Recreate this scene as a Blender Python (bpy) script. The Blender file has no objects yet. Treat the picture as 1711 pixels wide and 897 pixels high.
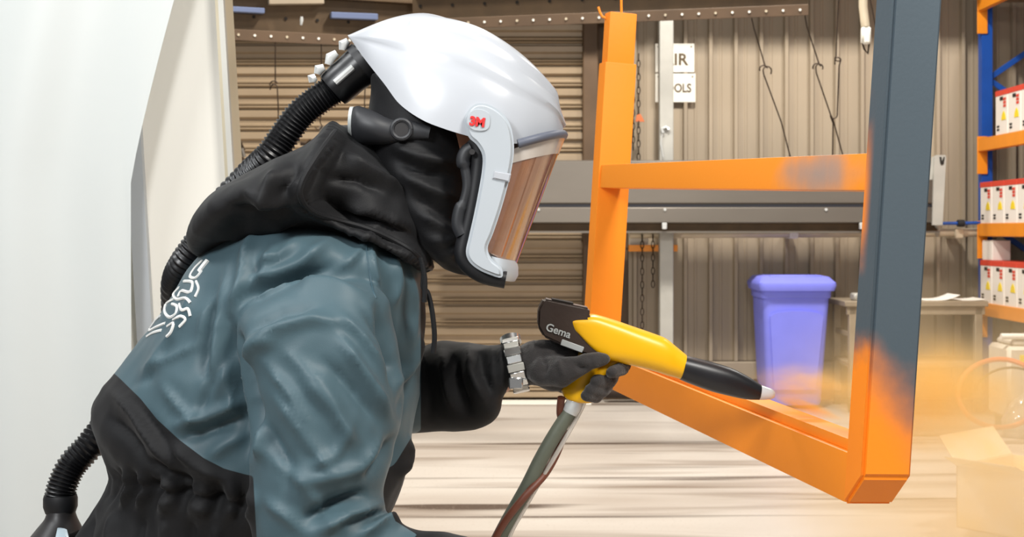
import bpy, bmesh, math, random
import numpy as np
from mathutils import Vector, Matrix, noise as mnoise
from mathutils.bvhtree import BVHTree
random.seed(7)
S = bpy.context.scene
COL = S.collection
PI = math.pi
# ------------------------------------------------------------------ camera
F = 2200.0; CX, HY, CH = 855.5, 385.0, 1.45          # focal length in px, centre column, horizon row, eye height
cam = bpy.data.cameras.new('camera'); co = bpy.data.objects.new('camera', cam); COL.objects.link(co)
co.location = (0, 0, CH); co.rotation_euler = (PI/2, 0, 0)
cam.lens = 36.0*F/1711; cam.sensor_width = 36; cam.shift_y = -(448.5-HY)/1711
cam.clip_start = 0.05; cam.clip_end = 100
cam.dof.use_dof = True; cam.dof.focus_distance = 1.9; cam.dof.aperture_fstop = 14
S.camera = co
# ------------------------------------------------------------------ light
w = bpy.data.worlds.new('hall_light'); S.world = w; w.use_nodes = True
w.node_tree.nodes['Background'].inputs[0].default_value = (0.97, 0.97, 1.0, 1)
w.node_tree.nodes['Background'].inputs[1].default_value = 0.24
def area(name, loc, target, size, power, col, size_y=None):
    l = bpy.data.lights.new(name, 'AREA'); l.energy = power; l.color = col; l.size = size
    if size_y: l.shape = 'RECTANGLE'; l.size_y = size_y
    o = bpy.data.objects.new(name, l); COL.objects.link(o); o.location = loc
    o.rotation_euler = (Vector(target)-Vector(loc)).to_track_quat('-Z', 'Y').to_euler()
    return o
area('hall_lamp', (1.2, 7.6, 6.3), (1.2, 8.6, 0), 0.5, 430, (1.0, 0.95, 0.88))
area('hall_lamp', (4.2, 7.2, 6.3), (4.0, 8.6, 0), 0.5, 230, (1.0, 0.95, 0.88))
area('hall_lamp', (-2.2, 7.2, 6.3), (-1.5, 8.6, 0), 0.5, 240, (1.0, 0.93, 0.82))
area('booth_key_fill', (-0.9, 0.6, 3.7), (-0.1, 1.9, 1.2), 0.6, 15, (0.95, 0.98, 1.0), 0.4)
area('booth_key_fill', (1.3, 0.4, 3.6), (0.6, 2.6, 1.2), 0.8, 105, (1.0, 0.97, 0.92), 0.5)  # unseen fill, aimed to brighten the hanging frame and powder
area('booth_key_fill', (-1.9, 1.7, 3.6), (-1.3, 3.2, 1.4), 0.8, 36, (0.97, 0.99, 1.0), 0.5)  # unseen fill added to brighten the white partition
area('added_side_fill', (-1.1, 0.0, 2.6), (0.3, 2.0, 1.4), 0.5, 42, (0.97, 0.99, 1.0), 0.5)  # fill added from the camera side for frame and painter
S.cycles.volume_bounces = 3
S.view_settings.view_transform = 'Standard'; S.view_settings.look = 'None'
S.view_settings.exposure = 0.0; S.view_settings.gamma = 1.0; S.view_settings.use_curve_mapping = False

# ------------------------------------------------------------------ helpers
def P(px, py, d): return Vector(((px-CX)/F*d, d, CH-(py-HY)/F*d))
def lin(r, g=None, b=None):
    c = (r, g, b) if g is not None else (r, r, r)
    return tuple(((v/255)/12.92 if v/255 <= 0.04045 else ((v/255+0.055)/1.055)**2.4) for v in c)+(1,)
MATS = {}
def mat(name, col, rough=0.5, metal=0.0, var=0.0, vscale=8.0, bump=0.0, bscale=60.0, stretch=None, col2=None, spec=0.5, sheen=0.0, coat=0.0):
    m = bpy.data.materials.new(name); m.use_nodes = True; nt = m.node_tree; b = nt.nodes['Principled BSDF']
    b.inputs['Base Color'].default_value = col; b.inputs['Roughness'].default_value = rough
    b.inputs['Metallic'].default_value = metal; b.inputs['Specular IOR Level'].default_value = spec
    b.inputs['Sheen Weight'].default_value = sheen; b.inputs['Coat Weight'].default_value = coat
    tc = nt.nodes.new('ShaderNodeTexCoord'); mp = nt.nodes.new('ShaderNodeMapping')
    nt.links.new(tc.outputs['Object'], mp.inputs[0])
    if stretch: mp.inputs['Scale'].default_value = stretch
    if var or col2:
        n = nt.nodes.new('ShaderNodeTexNoise'); n.inputs['Scale'].default_value = vscale; n.inputs['Detail'].default_value = 5
        nt.links.new(mp.outputs[0], n.inputs['Vector'])
        r = nt.nodes.new('ShaderNodeMapRange'); r.inputs[1].default_value = 0.32; r.inputs[2].default_value = 0.68
        nt.links.new(n.outputs[0], r.inputs[0])
        mx = nt.nodes.new('ShaderNodeMix'); mx.data_type = 'RGBA'
        c2 = col2 or tuple(max(0, v*(1-var)) for v in col[:3])+(1,)
        mx.inputs[6].default_value = col; mx.inputs[7].default_value = c2
        nt.links.new(r.outputs[0], mx.inputs[0]); nt.links.new(mx.outputs[2], b.inputs['Base Color'])
    if bump:
        n2 = nt.nodes.new('ShaderNodeTexNoise'); n2.inputs['Scale'].default_value = bscale; n2.inputs['Detail'].default_value = 3
        nt.links.new(mp.outputs[0], n2.inputs['Vector'])
        bp = nt.nodes.new('ShaderNodeBump'); bp.inputs['Strength'].default_value = bump; bp.inputs['Distance'].default_value = 0.002
        nt.links.new(n2.outputs[0], bp.inputs['Height']); nt.links.new(bp.outputs[0], b.inputs['Normal'])
    MATS[name] = m
    return m
def worigin(o):
    v = Vector((0, 0, 0))
    while o is not None: v += o.location; o = o.parent
    return v
def tag(o, label=None, cat=None, group=None, kind=None):
    if label: o['label'] = label
    if cat: o['category'] = cat
    if group: o['group'] = group
    if kind: o['kind'] = kind
    return o
def thing(name, loc, label, cat, group=None):
    o = bpy.data.objects.new(name, None); COL.objects.link(o); o.location = loc; o.empty_display_size = 0.05
    return tag(o, label, cat, group)
def mk(name, VF, m, parent=None, smooth=True, local=False):
    """link one mesh object; coordinates are world ones unless local"""
    V, Fc = VF
    off = Vector((0, 0, 0)) if (local or parent is None) else worigin(parent)
    me = bpy.data.meshes.new(name); me.from_pydata([tuple(Vector(v)-off) for v in V], [], Fc); me.update()
    bm = bmesh.new(); bm.from_mesh(me); bmesh.ops.recalc_face_normals(bm, faces=bm.faces); bm.to_mesh(me); bm.free()
    if smooth:
        me.polygons.foreach_set('use_smooth', [True]*len(me.polygons))
        try: me.set_sharp_from_angle(angle=math.radians(38))
        except Exception: pass
    if m: me.materials.append(m)
    o = bpy.data.objects.new(name, me); COL.objects.link(o)
    if parent is not None: o.parent = parent
    return o
def mkorg(name, VF, m, smooth=True):
    """top-level mesh with its origin at the base centre of its own bounds"""
    V, Fc = VF
    A = np.array([tuple(v) for v in V]); c = Vector(((A[:, 0].min()+A[:, 0].max())/2, (A[:, 1].min()+A[:, 1].max())/2, A[:, 2].min()))
    o = mk(name, ([Vector(v)-c for v in V], Fc), m, None, smooth); o.location = c
    return o
def join(*vfs):
    V, Fc = [], []
    for v, f in vfs:
        n = len(V); V += list(v); Fc += [tuple(i+n for i in q) for q in f]
    return V, Fc
def box(c, s, bev=0.0, M=None, seg=1):
    bm = bmesh.new(); bmesh.ops.create_cube(bm, size=1.0)
    for v in bm.verts: v.co = Vector((v.co.x*s[0], v.co.y*s[1], v.co.z*s[2]))
    if bev: bmesh.ops.bevel(bm, geom=list(bm.edges), offset=bev, segments=seg, affect='EDGES', profile=0.7)
    if M is not None: bm.transform(M)
    bmesh.ops.translate(bm, verts=bm.verts, vec=Vector(c))
    bm.verts.index_update()
    V = [v.co.copy() for v in bm.verts]; Fc = [tuple(v.index for v in f.verts) for f in bm.faces]; bm.free()
    return V, Fc
def b2(x0, x1, y0, y1, z0, z1, bev=0.0): return box(((x0+x1)/2, (y0+y1)/2, (z0+z1)/2), (x1-x0, y1-y0, z1-z0), bev)
def catmull(pts, n):
    """resample control points (tuples of floats) with a Catmull-Rom spline"""
    A = np.array(pts, float); k = len(A); out = []
    for i in range(n):
        t = i/(n-1)*(k-1); j = min(int(t), k-2); u = t-j
        p0 = A[max(j-1, 0)]; p1 = A[j]; p2 = A[j+1]; p3 = A[min(j+2, k-1)]
        out.append(0.5*((2*p1)+(-p0+p2)*u+(2*p0-5*p1+4*p2-p3)*u*u+(-p0+3*p1-3*p2+p3)*u**3))
    return out
def tube(path, r, n=10, caps=True, flat=1.0):
    path = [Vector(p) for p in path]; V, Fc = [], []
    k = len(path); T = [(path[min(i+1, k-1)]-path[max(i-1, 0)]).normalized() for i in range(k)]
    a = Vector((0, 0, 1)) if abs(T[0].z) < 0.9 else Vector((0, 1, 0))
    u = (a-T[0]*a.dot(T[0])).normalized()
    for i in range(k):
        u = (u-T[i]*u.dot(T[i])).normalized(); v = T[i].cross(u)
        ri = r[i] if hasattr(r, '__len__') else r
        for j in range(n):
            th = 2*PI*j/n; V.append(path[i]+u*(ri*math.cos(th))+v*(ri*flat*math.sin(th)))
    for i in range(k-1):
        for j in range(n): Fc.append((i*n+j, i*n+(j+1) % n, (i+1)*n+(j+1) % n, (i+1)*n+j))
    if caps: Fc += [tuple(range(n))[::-1], tuple(range((k-1)*n, k*n))]
    return V, Fc
def hose(ctrl, r, n, pitch, amp, seg=16):
    """corrugated tube along control points"""
    L = sum((Vector(ctrl[i+1])-Vector(ctrl[i])).length for i in range(len(ctrl)-1))
    per = 6; m = max(8, int(L/pitch)*per)
    path = catmull(ctrl, m); rad = [r+amp*math.cos(2*PI*i/per) for i in range(m)]
    return tube(path, rad, seg)
def loft(secs, n=28, m=None, caps=True):
    """secs: (ax, ay, bx, by, depth, half_width[, exponent]); ring between the two outline points"""
    secs = [tuple(s)+((1.0,) if len(s) == 6 else ()) for s in secs]
    if m: secs = [tuple(s) for s in catmull(secs, m)]
    V, Fc = [], []
    for (ax, ay, bx, by, d, wd, e) in secs:
        A, B = P(ax, ay, d), P(bx, by, d); C = (A+B)/2; H = (B-A)/2
        for j in range(n):
            th = 2*PI*j/n; c, s = math.cos(th), math.sin(th)
            c = math.copysign(abs(c)**e, c); s = math.copysign(abs(s)**e, s)
            V.append(C+H*c+Vector((0, wd*s, 0)))
    k = len(secs)
    for i in range(k-1):
        for j in range(n): Fc.append((i*n+j, i*n+(j+1) % n, (i+1)*n+(j+1) % n, (i+1)*n+j))
    if caps: Fc += [tuple(range(n))[::-1], tuple(range((k-1)*n, k*n))]
    return V, Fc
def extrude(poly, vec):
    """closed polygon of points pushed along vec"""
    n = len(poly); vec = Vector(vec)
    V = [Vector(p) for p in poly]+[Vector(p)+vec for p in poly]
    return V, [tuple(range(n)), tuple(range(2*n-1, n-1, -1))]+[(i, (i+1) % n, n+(i+1) % n, n+i) for i in range(n)]
def fuse(vf, voxel, it=6, fac=0.5):
    """melt overlapping closed shapes into one continuous surface; returns a mesh"""
    V, Fc = vf
    me = bpy.data.meshes.new('t'); me.from_pydata([tuple(v) for v in V], [], Fc)
    bm = bmesh.new(); bm.from_mesh(me); bmesh.ops.recalc_face_normals(bm, faces=bm.faces); bm.to_mesh(me); bm.free()
    o = bpy.data.objects.new('t', me); COL.objects.link(o)
    r = o.modifiers.new('r', 'REMESH'); r.mode = 'VOXEL'; r.voxel_size = voxel
    if it: s = o.modifiers.new('s', 'SMOOTH'); s.iterations = it; s.factor = fac
    dg = bpy.context.evaluated_depsgraph_get(); out = bpy.data.meshes.new_from_object(o.evaluated_get(dg))
    bpy.data.objects.remove(o); bpy.data.meshes.remove(me)
    return out
def arr(me):
    n = len(me.vertices); V = np.empty(n*3); N = np.empty(n*3)
    me.vertices.foreach_get('co', V); me.vertices.foreach_get('normal', N)
    return V.reshape(-1, 3), N.reshape(-1, 3)
def proj(V): return CX+V[:, 0]/V[:, 1]*F, HY-(V[:, 2]-CH)/V[:, 1]*F
def seg_dist(x, y, pts):
    d = np.full(x.shape, 1e9)
    for (x0, y0), (x1, y1) in zip(pts[:-1], pts[1:]):
        dx, dy = x1-x0, y1-y0; t = np.clip(((x-x0)*dx+(y-y0)*dy)/(dx*dx+dy*dy+1e-9), 0, 1)
        d = np.minimum(d, np.hypot(x-x0-t*dx, y-y0-t*dy))
    return d
def inpoly(x, y, poly):
    r = np.zeros(x.shape, bool); n = len(poly)
    for i in range(n):
        (x0, y0), (x1, y1) = poly[i], poly[(i+1) % n]
        c = ((y0 > y) != (y1 > y)); r ^= c & (x < (x1-x0)*(y-y0)/((y1-y0) if y1 != y0 else 1e-9)+x0)
    return r
def relax(me, it):
    n = len(me.vertices); E = np.empty(len(me.edges)*2, dtype=np.int64); me.edges.foreach_get('vertices', E); E = E.reshape(-1, 2)
    deg = np.bincount(E.ravel(), minlength=n)[:, None]
    for _ in range(it):
        V, _n = arr(me); acc = np.zeros_like(V)
        for k in range(3): acc[:, k] = np.bincount(E[:, 0], V[E[:, 1], k], n)+np.bincount(E[:, 1], V[E[:, 0], k], n)
        me.vertices.foreach_set('co', (V*0.5+0.5*acc/deg).ravel()); me.update()
def fold(me, folds, wob=0.0, wscale=9.0, dmin=0, dmax=99, post=2):
    """raise (or sink) cloth folds measured on the side that faces the visitor"""
    V, N = arr(me); x, y = proj(V); view = V-np.array([0, 0, CH]); view /= np.linalg.norm(view, axis=1)[:, None]
    face = np.clip(-(N*view).sum(1)*3+0.25, 0, 1)*(V[:, 1] > dmin)*(V[:, 1] < dmax)
    h = np.zeros(len(V))
    for pts, amp, sg in folds:
        d = seg_dist(x, y, pts); L = np.hypot(np.diff([p[0] for p in pts]), np.diff([p[1] for p in pts])).sum()
        e0 = np.hypot(x-pts[0][0], y-pts[0][1]); e1 = np.hypot(x-pts[-1][0], y-pts[-1][1])
        tap = np.clip(np.minimum(e0, e1)/(0.28*L+1e-6), 0.15, 1)
        h += amp*0.0021*np.exp(-(d/(0.85*sg))**1.35)*tap*face
    if wob:
        h += np.array([(1-2*abs(mnoise.noise(Vector(v)*wscale)))+0.4*(1-2*abs(mnoise.noise(Vector(v)*wscale*2.3+Vector((3, 1, 7))))) for v in V])*wob
    V2 = V+N*h[:, None]; me.vertices.foreach_set('co', V2.ravel()); me.update()
    if post: relax(me, post)
def meobj(name, me, m, parent, smooth=True):
    off = worigin(parent) if parent else Vector((0, 0, 0))
    me.transform(Matrix.Translation(-off))
    me.polygons.foreach_set('use_smooth', [smooth]*len(me.polygons))
    me.materials.clear(); me.materials.append(m)
    me.name = name
    o = bpy.data.objects.new(name, me); COL.objects.link(o); o.parent = parent
    return o
def text_mesh(s, size, ext=0.0003, bold=0.0):
    c = bpy.data.curves.new('t', 'FONT'); c.body = s; c.size = size; c.extrude = ext; c.align_x = 'CENTER'; c.align_y = 'CENTER'; c.offset = bold
    o = bpy.data.objects.new('t', c); COL.objects.link(o)
    dg = bpy.context.evaluated_depsgraph_get(); me = bpy.data.meshes.new_from_object(o.evaluated_get(dg))
    bpy.data.objects.remove(o); bpy.data.curves.remove(c)
    return me
def text(name, s, size, M, m, parent, bold=0.0, fit=None):
    me = text_mesh(s, size, bold=bold)
    if fit:
        V, _ = arr(me); lo, hi = V.min(0), V.max(0); c_ = (lo+hi)/2
        me.transform(Matrix.Diagonal((fit[0]/(hi[0]-lo[0]), fit[1]/(hi[1]-lo[1]), 1, 1)) @ Matrix.Translation((-c_[0], -c_[1], 0)))
    me.transform(M); return meobj(name, me, m, parent, False)

# ------------------------------------------------------------------ materials
M_tan = mat('tan_cladding', lin(164, 149, 128), 0.5, 0.0, 0.18, 2.5, 0.15, 30, stretch=(1, 1, 0.25))
M_door = mat('door_slat', lin(166, 146, 120), 0.38, 0.1, 0.15, 3.0)
M_jamb = mat('jamb_brown', lin(96, 74, 52), 0.6, 0, 0.25, 4)
M_conc_dark = mat('kerb_concrete', lin(112, 92, 70), 0.85, 0, 0.3, 5, 0.3, 40)
M_white = mat('partition_white', lin(226, 222, 212), 0.55, 0, 0.03, 1.2, 0.05, 8)
M_alu = mat('aluminium', lin(128, 121, 112), 0.36, 0.5, 0.15, 3, stretch=(0.3, 1, 1))
M_alu_dull = mat('dull_aluminium', lin(186, 184, 176), 0.5, 0.35, 0.12, 6)
M_trim = mat('edge_trim', lin(196, 184, 158), 0.45, 0.3, 0.1, 3)
M_strip = mat('grey_strip', lin(184, 188, 192), 0.45, 0.2, 0.12, 2)
M_darkbeam = mat('shade_brown_steel', lin(92, 72, 48), 0.6, 0.25, 0.3, 6)
M_hole = mat('hole_dark', lin(28, 22, 16), 0.9)
M_wire = mat('hook_wire', lin(62, 48, 36), 0.5, 0.6, 0.3, 30)
M_blue_strip = mat('blue_channel', lin(120, 132, 165), 0.35, 0.5)
M_sign = mat('sign_white', lin(240, 236, 224), 0.5)
M_ink = mat('sign_ink', lin(92, 76, 52), 0.6)
M_bin = mat('bin_blue', lin(126, 132, 236), 0.5, 0, 0.08, 5)
M_bin_dark = mat('tyre_black', lin(28, 28, 30), 0.7)
M_rack_blue = mat('rack_blue', lin(28, 84, 176), 0.4, 0.1, 0.15, 8)
M_rack_orange = mat('rack_orange', lin(240, 146, 30), 0.45, 0, 0.08, 6)
M_deck = mat('rack_deck', lin(120, 100, 76), 0.7, 0, 0.2, 5)
M_carton = mat('carton_white', lin(238, 230, 220), 0.6, 0, 0.04, 6)
M_red = mat('carton_red', lin(214, 66, 46), 0.5)
M_yel = mat('carton_yellow', lin(244, 214, 40), 0.5)
M_blk = mat('print_black', lin(30, 26, 24), 0.6)
M_table = mat('bench_grey', lin(150, 136, 116), 0.55, 0.2, 0.2, 8)
M_paper = mat('paper', lin(244, 240, 232), 0.7, 0, 0.05, 10)
M_machine = mat('machine_cream', lin(214, 204, 186), 0.5, 0, 0.1, 6)
M_hose_or = mat('hose_orange', lin(206, 110, 62), 0.5, 0, 0.15, 10)
M_fab_black = mat('black_fabric', lin(17, 17, 19), 0.62, 0, 0.25, 14, 0.15, 800, sheen=0.03, spec=0.3)
M_glove = mat('glove_knit', lin(40, 36, 35), 0.85, 0, 0.35, 40, 0.6, 500, sheen=0.3)
M_skin = mat('skin', lin(206, 150, 122), 0.5, 0, 0.1, 20)
M_hose_blk = mat('hose_black', lin(16, 16, 18), 0.36, 0, 0.2, 20)
M_rub = mat('rubber_black', lin(22, 22, 25), 0.5, 0, 0.2, 20)
M_strap = mat('strap_grey', lin(42, 43, 46), 0.5, 0, 0.25, 20)
M_clear = mat('clip_clear', lin(214, 216, 214), 0.15, 0.2, 0.15, 40)
M_helm = mat('helmet_white', lin(182, 185, 190), 0.24, 0, 0.02, 5, coat=0.25)
M_helm_grey = mat('visor_frame_grey', lin(178, 184, 189), 0.42, 0, 0.02, 5)
M_gasket = mat('gasket', lin(92, 96, 108), 0.5)
M_logo = mat('logo_red', lin(216, 40, 40), 0.5)
M_gun_y = mat('gun_yellow', lin(240, 180, 8), 0.36, 0, 0.06, 8)
M_gun_b = mat('gun_brown', lin(58, 44, 36), 0.5, 0, 0.3, 12, 0.2, 120)
M_barrel = mat('barrel_black', lin(30, 30, 33), 0.38, 0, 0.45, 26)
M_tip = mat('nozzle_white', lin(226, 226, 224), 0.3)
M_lbl = mat('label_grey', lin(182, 186, 184), 0.4)
M_cable = mat('cable_grey_green', lin(98, 102, 88), 0.55, 0, 0.25, 25)
M_cable_r = mat('cable_red_brown', lin(112, 62, 44), 0.5, 0, 0.25, 25)
M_steel = mat('watch_steel', lin(206, 206, 204), 0.22, 0.9)
M_orange = mat('powder_orange', lin(255, 146, 22), 0.55, 0, 0.06, 5, 0.12, 160)
M_black_pl = mat('black_plastic', lin(40, 38, 38), 0.45)
M_ltgrey = mat('label_blue_grey', lin(180, 196, 204), 0.4)
M_pipe = mat('wall_pipe', lin(206, 192, 166), 0.45, 0.1, 0.15, 8)
M_trousers = M_fab_black

def two_tone(name, ca, cb, rough):
    """cloth of two dyes; 'panel' > 0 is the first"""
    m = mat(name, ca, rough, 0, 0.0, 14, 0.10, 900, sheen=0.05, spec=0.32); nt = m.node_tree; b = nt.nodes['Principled BSDF']
    at = nt.nodes.new('ShaderNodeAttribute'); at.attribute_name = 'panel'
    st = nt.nodes.new('ShaderNodeMapRange'); st.inputs[1].default_value = -0.6; st.inputs[2].default_value = 0.6
    nt.links.new(at.outputs['Fac'], st.inputs[0])
    n = nt.nodes.new('ShaderNodeTexNoise'); n.inputs['Scale'].default_value = 12; n.inputs['Detail'].default_value = 5
    tc = nt.nodes.new('ShaderNodeTexCoord'); nt.links.new(tc.outputs['Object'], n.inputs['Vector'])
    mm = nt.nodes.new('ShaderNodeMix'); mm.data_type = 'RGBA'; mm.inputs[6].default_value = ca
    mm.inputs[7].default_value = tuple(v*0.82 for v in ca[:3])+(1,); nt.links.new(n.outputs[0], mm.inputs[0])
    mx = nt.nodes.new('ShaderNodeMix'); mx.data_type = 'RGBA'; mx.inputs[6].default_value = cb
    nt.links.new(mm.outputs[2], mx.inputs[7]); nt.links.new(st.outputs[0], mx.inputs[0])
    nt.links.new(mx.outputs[2], b.inputs['Base Color'])
    rr = nt.nodes.new('ShaderNodeMapRange'); rr.inputs[3].default_value = 0.75; rr.inputs[4].default_value = rough
    nt.links.new(st.outputs[0], rr.inputs[0]); nt.links.new(rr.outputs[0], b.inputs['Roughness'])
    return m
M_suit = two_tone('coverall_cloth', lin(69, 91, 99), lin(14, 14, 16), 0.5)

def floor_mat():
    m = mat('floor_concrete', lin(222, 212, 196), 0.42, 0, 0.0, 2); nt = m.node_tree; b = nt.nodes['Principled BSDF']; L = nt.links
    tc = nt.nodes.new('ShaderNodeTexCoord')
    def nz(scale, sc, rot=0.0, det=4, dist=0.0):
        mp = nt.nodes.new('ShaderNodeMapping'); mp.inputs['Scale'].default_value = sc; mp.inputs['Rotation'].default_value = (0, 0, rot)
        n = nt.nodes.new('ShaderNodeTexNoise'); n.inputs['Scale'].default_value = scale; n.inputs['Detail'].default_value = det; n.inputs['Distortion'].default_value = dist
        L.new(tc.outputs['Object'], mp.inputs[0]); L.new(mp.outputs[0], n.inputs['Vector']); return n
    def rng(n, a, c_):
        r = nt.nodes.new('ShaderNodeMapRange'); r.inputs[1].default_value = a; r.inputs[2].default_value = c_; L.new(n.outputs[0], r.inputs[0]); return r
    def mix(fac, a_sock, col):
        x = nt.nodes.new('ShaderNodeMix'); x.data_type = 'RGBA'; L.new(fac.outputs[0], x.inputs[0])
        if a_sock is None: x.inputs[6].default_value = lin(198, 190, 180)
        else: L.new(a_sock, x.inputs[6])
        x.inputs[7].default_value = col; return x.outputs[2]
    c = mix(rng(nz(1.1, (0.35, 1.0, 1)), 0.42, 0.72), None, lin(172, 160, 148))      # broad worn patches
    c = mix(rng(nz(2.0, (0.16, 1.5, 1), 0.06, 3, 0.6), 0.53, 0.70), c, lin(128, 112, 98))  # cast shadows painted in as long dark streaks
    c = mix(rng(nz(4.2, (0.07, 1.1, 1), -0.08, 2, 0.4), 0.60, 0.70), c, lin(84, 70, 60))   # thin shadow streaks, painted in too
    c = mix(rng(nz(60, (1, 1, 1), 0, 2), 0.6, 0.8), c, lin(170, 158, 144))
    L.new(c, b.inputs['Base Color'])
    return m
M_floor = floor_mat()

def sheet_mat():
    m = mat('plastic_sheet', lin(226, 230, 228), 0.4); nt = m.node_tree; b = nt.nodes['Principled BSDF']
    tr = nt.nodes.new('ShaderNodeBsdfTransparent'); ms = nt.nodes.new('ShaderNodeMixShader'); ms.inputs[0].default_value = 0.72
    nt.links.new(tr.outputs[0], ms.inputs[1]); nt.links.new(b.outputs[0], ms.inputs[2])
    nt.links.new(ms.outputs[0], nt.nodes['Material Output'].inputs[0]); return m
M_sheet = sheet_mat()
def glass_mat(name, tint, film, glossy, film_col=lin(236, 226, 214)):
    m = bpy.data.materials.new(name); m.use_nodes = True; nt = m.node_tree; nt.nodes.remove(nt.nodes['Principled BSDF'])
    tr = nt.nodes.new('ShaderNodeBsdfTransparent'); tr.inputs[0].default_value = tint
    gl = nt.nodes.new('ShaderNodeBsdfGlossy'); gl.inputs['Roughness'].default_value = 0.06
    df = nt.nodes.new('ShaderNodeBsdfDiffuse'); df.inputs[0].default_value = film_col
    lw = nt.nodes.new('ShaderNodeLayerWeight'); lw.inputs[0].default_value = 0.35
    r = nt.nodes.new('ShaderNodeMapRange'); r.inputs[3].default_value = glossy; r.inputs[4].default_value = 0.75
    nt.links.new(lw.outputs['Fresnel'], r.inputs[0])
    a = nt.nodes.new('ShaderNodeMixShader'); a.inputs[0].default_value = film
    nt.links.new(tr.outputs[0], a.inputs[1]); nt.links.new(df.outputs[0], a.inputs[2])
    c = nt.nodes.new('ShaderNodeMixShader'); nt.links.new(r.outputs[0], c.inputs[0]); nt.links.new(a.outputs[0], c.inputs[1]); nt.links.new(gl.outputs[0], c.inputs[2])
    nt.links.new(c.outputs[0], nt.nodes['Material Output'].inputs[0]); return m
M_visor = glass_mat('visor_reflect_tint', (0.97, 0.88, 0.78, 1), 0.30, 0.26, lin(240, 160, 104))  # orange reflection of the frame painted in as the film colour
M_bag = glass_mat('clear_bag', (0.95, 0.94, 0.92, 1), 0.35, 0.2)
M_thin = glass_mat('clear_tube', (0.9, 0.9, 0.9, 1), 0.45, 0.2)

# ------------------------------------------------------------------ setting
fl = mk('floor', b2(-9, 9, -3, 11.9, -0.15, 0.0), M_floor, smooth=False); tag(fl, 'pale worn concrete workshop floor with dark painted shadow streaks', 'floor', kind='structure')
YW = 11.3
wall = mk('wall_back', b2(-9, 9, YW+0.06, YW+0.2, 0.0, 5.2), M_jamb, smooth=False); tag(wall, 'tan ribbed steel cladding wall at the back of the hall', 'wall', kind='structure')
# ribbed cladding, sheet by sheet
def sheet_profile(pitch, npan):
    prof = []
    for k in range(npan):
        x = k*pitch
        prof += [(x, 0.0), (x+0.030, 0.0), (x+0.038, -0.050), (x+0.066, -0.050), (x+0.078, 0.0), (x+0.128, 0.0), (x+0.134, -0.005), (x+0.150, -0.005), (x+0.156, 0.0)]
    prof.append((npan*pitch, 0.0)); return prof
pr = sheet_profile(0.216, 4); zb, zt = 0.335, 5.1
V = [Vector((x, y, z)) for z in (zb, zt) for x, y in pr]+[Vector((x, y+0.004, z)) for z in (zb, zt) for x, y in pr]; n = len(pr)
Fc = []
for i in range(n-1): Fc += [(i, i+1, n+i+1, n+i), (2*n+i, 3*n+i, 3*n+i+1, 2*n+i+1), (i, 2*n+i, 2*n+i+1, i+1)]
proto = mk('cladding_sheet', (V, Fc), M_tan, wall, smooth=False, local=True); proto.location = (1.0, YW, 0)
x = 1.0
while x < 7.5:
    x += 0.864; c = proto.copy(); COL.objects.link(c); c.parent = wall; c.location = (x, YW, 0)
x = 1.0-0.864*6
for _ in range(4):
    x -= 0.864; c = proto.copy(); COL.objects.link(c); c.parent = wall; c.location = (x, YW, 0)
mk('base_kerb', b2(0.72, 9, YW-0.02, YW+0.06, 0.0, 0.33, 0.01), M_conc_dark, wall, smooth=False)
mk('base_flashing', b2(0.95, 9, YW-0.075, YW+0.02, 0.15, 0.33, 0.008), M_tan, wall, smooth=False)
# roller door
door = mk('door_1', b2(-4.2, 0.70, YW-0.01, YW+0.05, 0.0, 0.05), M_jamb, smooth=False); tag(door, 'tan roller shutter door of wide horizontal slats', 'door', kind='structure')
ph = 0.185
sp = [(0.000, 0.0), (0.000, 0.010), (-0.022, 0.018), (-0.030, 0.026), (-0.022, 0.035), (-0.008, 0.040), (-0.026, 0.047), (-0.030, 0.055), (-0.020, 0.063), (-0.004, 0.070), (0.0, 0.076), (-0.004, 0.110), (-0.034, 0.126), (-0.034, 0.172), (-0.012, 0.185)]
V = [Vector((x, y, z)) for x in (-4.1, 0.60) for y, z in sp]+[Vector((x, 0.012, z)) for x in (-4.1, 0.60) for y, z in sp]; n = len(sp)
Fc = []
for i in range(n-1): Fc += [(i, n+i, n+i+1, i+1), (2*n+i, 2*n+i+1, 3*n+i+1, 3*n+i), (n+i, 3*n+i, 3*n+i+1, n+i+1), (i, i+1, 2*n+i+1, 2*n+i)]
ps = mk('slat', (V, Fc), M_door, door, smooth=True, local=True); ps.location = (0, YW-0.06, 0.07)
for k in range(1, 18):
    c = ps.copy(); COL.objects.link(c); c.parent = door; c.location = (0, YW-0.06, 0.07+k*ph)
mk('bottom_rail', b2(-4.1, 0.62, YW-0.10, YW-0.02, 0.03, 0.075, 0.005), M_door, door)
mk('guide_rail', b2(0.60, 0.73, YW-0.16, YW+0.02, 0.0, 3.45, 0.01), M_jamb, door)
mk('painted_daylight', b2(-4.0, 0.66, YW-0.36, YW-0.12, 0.0, 0.012, 0.003), M_sign, door)  # white strip painted as the daylight gap under the door
mk('drum_housing', b2(-4.2, 1.0, YW-0.50, YW+0.0, 3.22, 3.9, 0.02), M_darkbeam, door)  # box header; shade above the door is put into its brown
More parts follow.
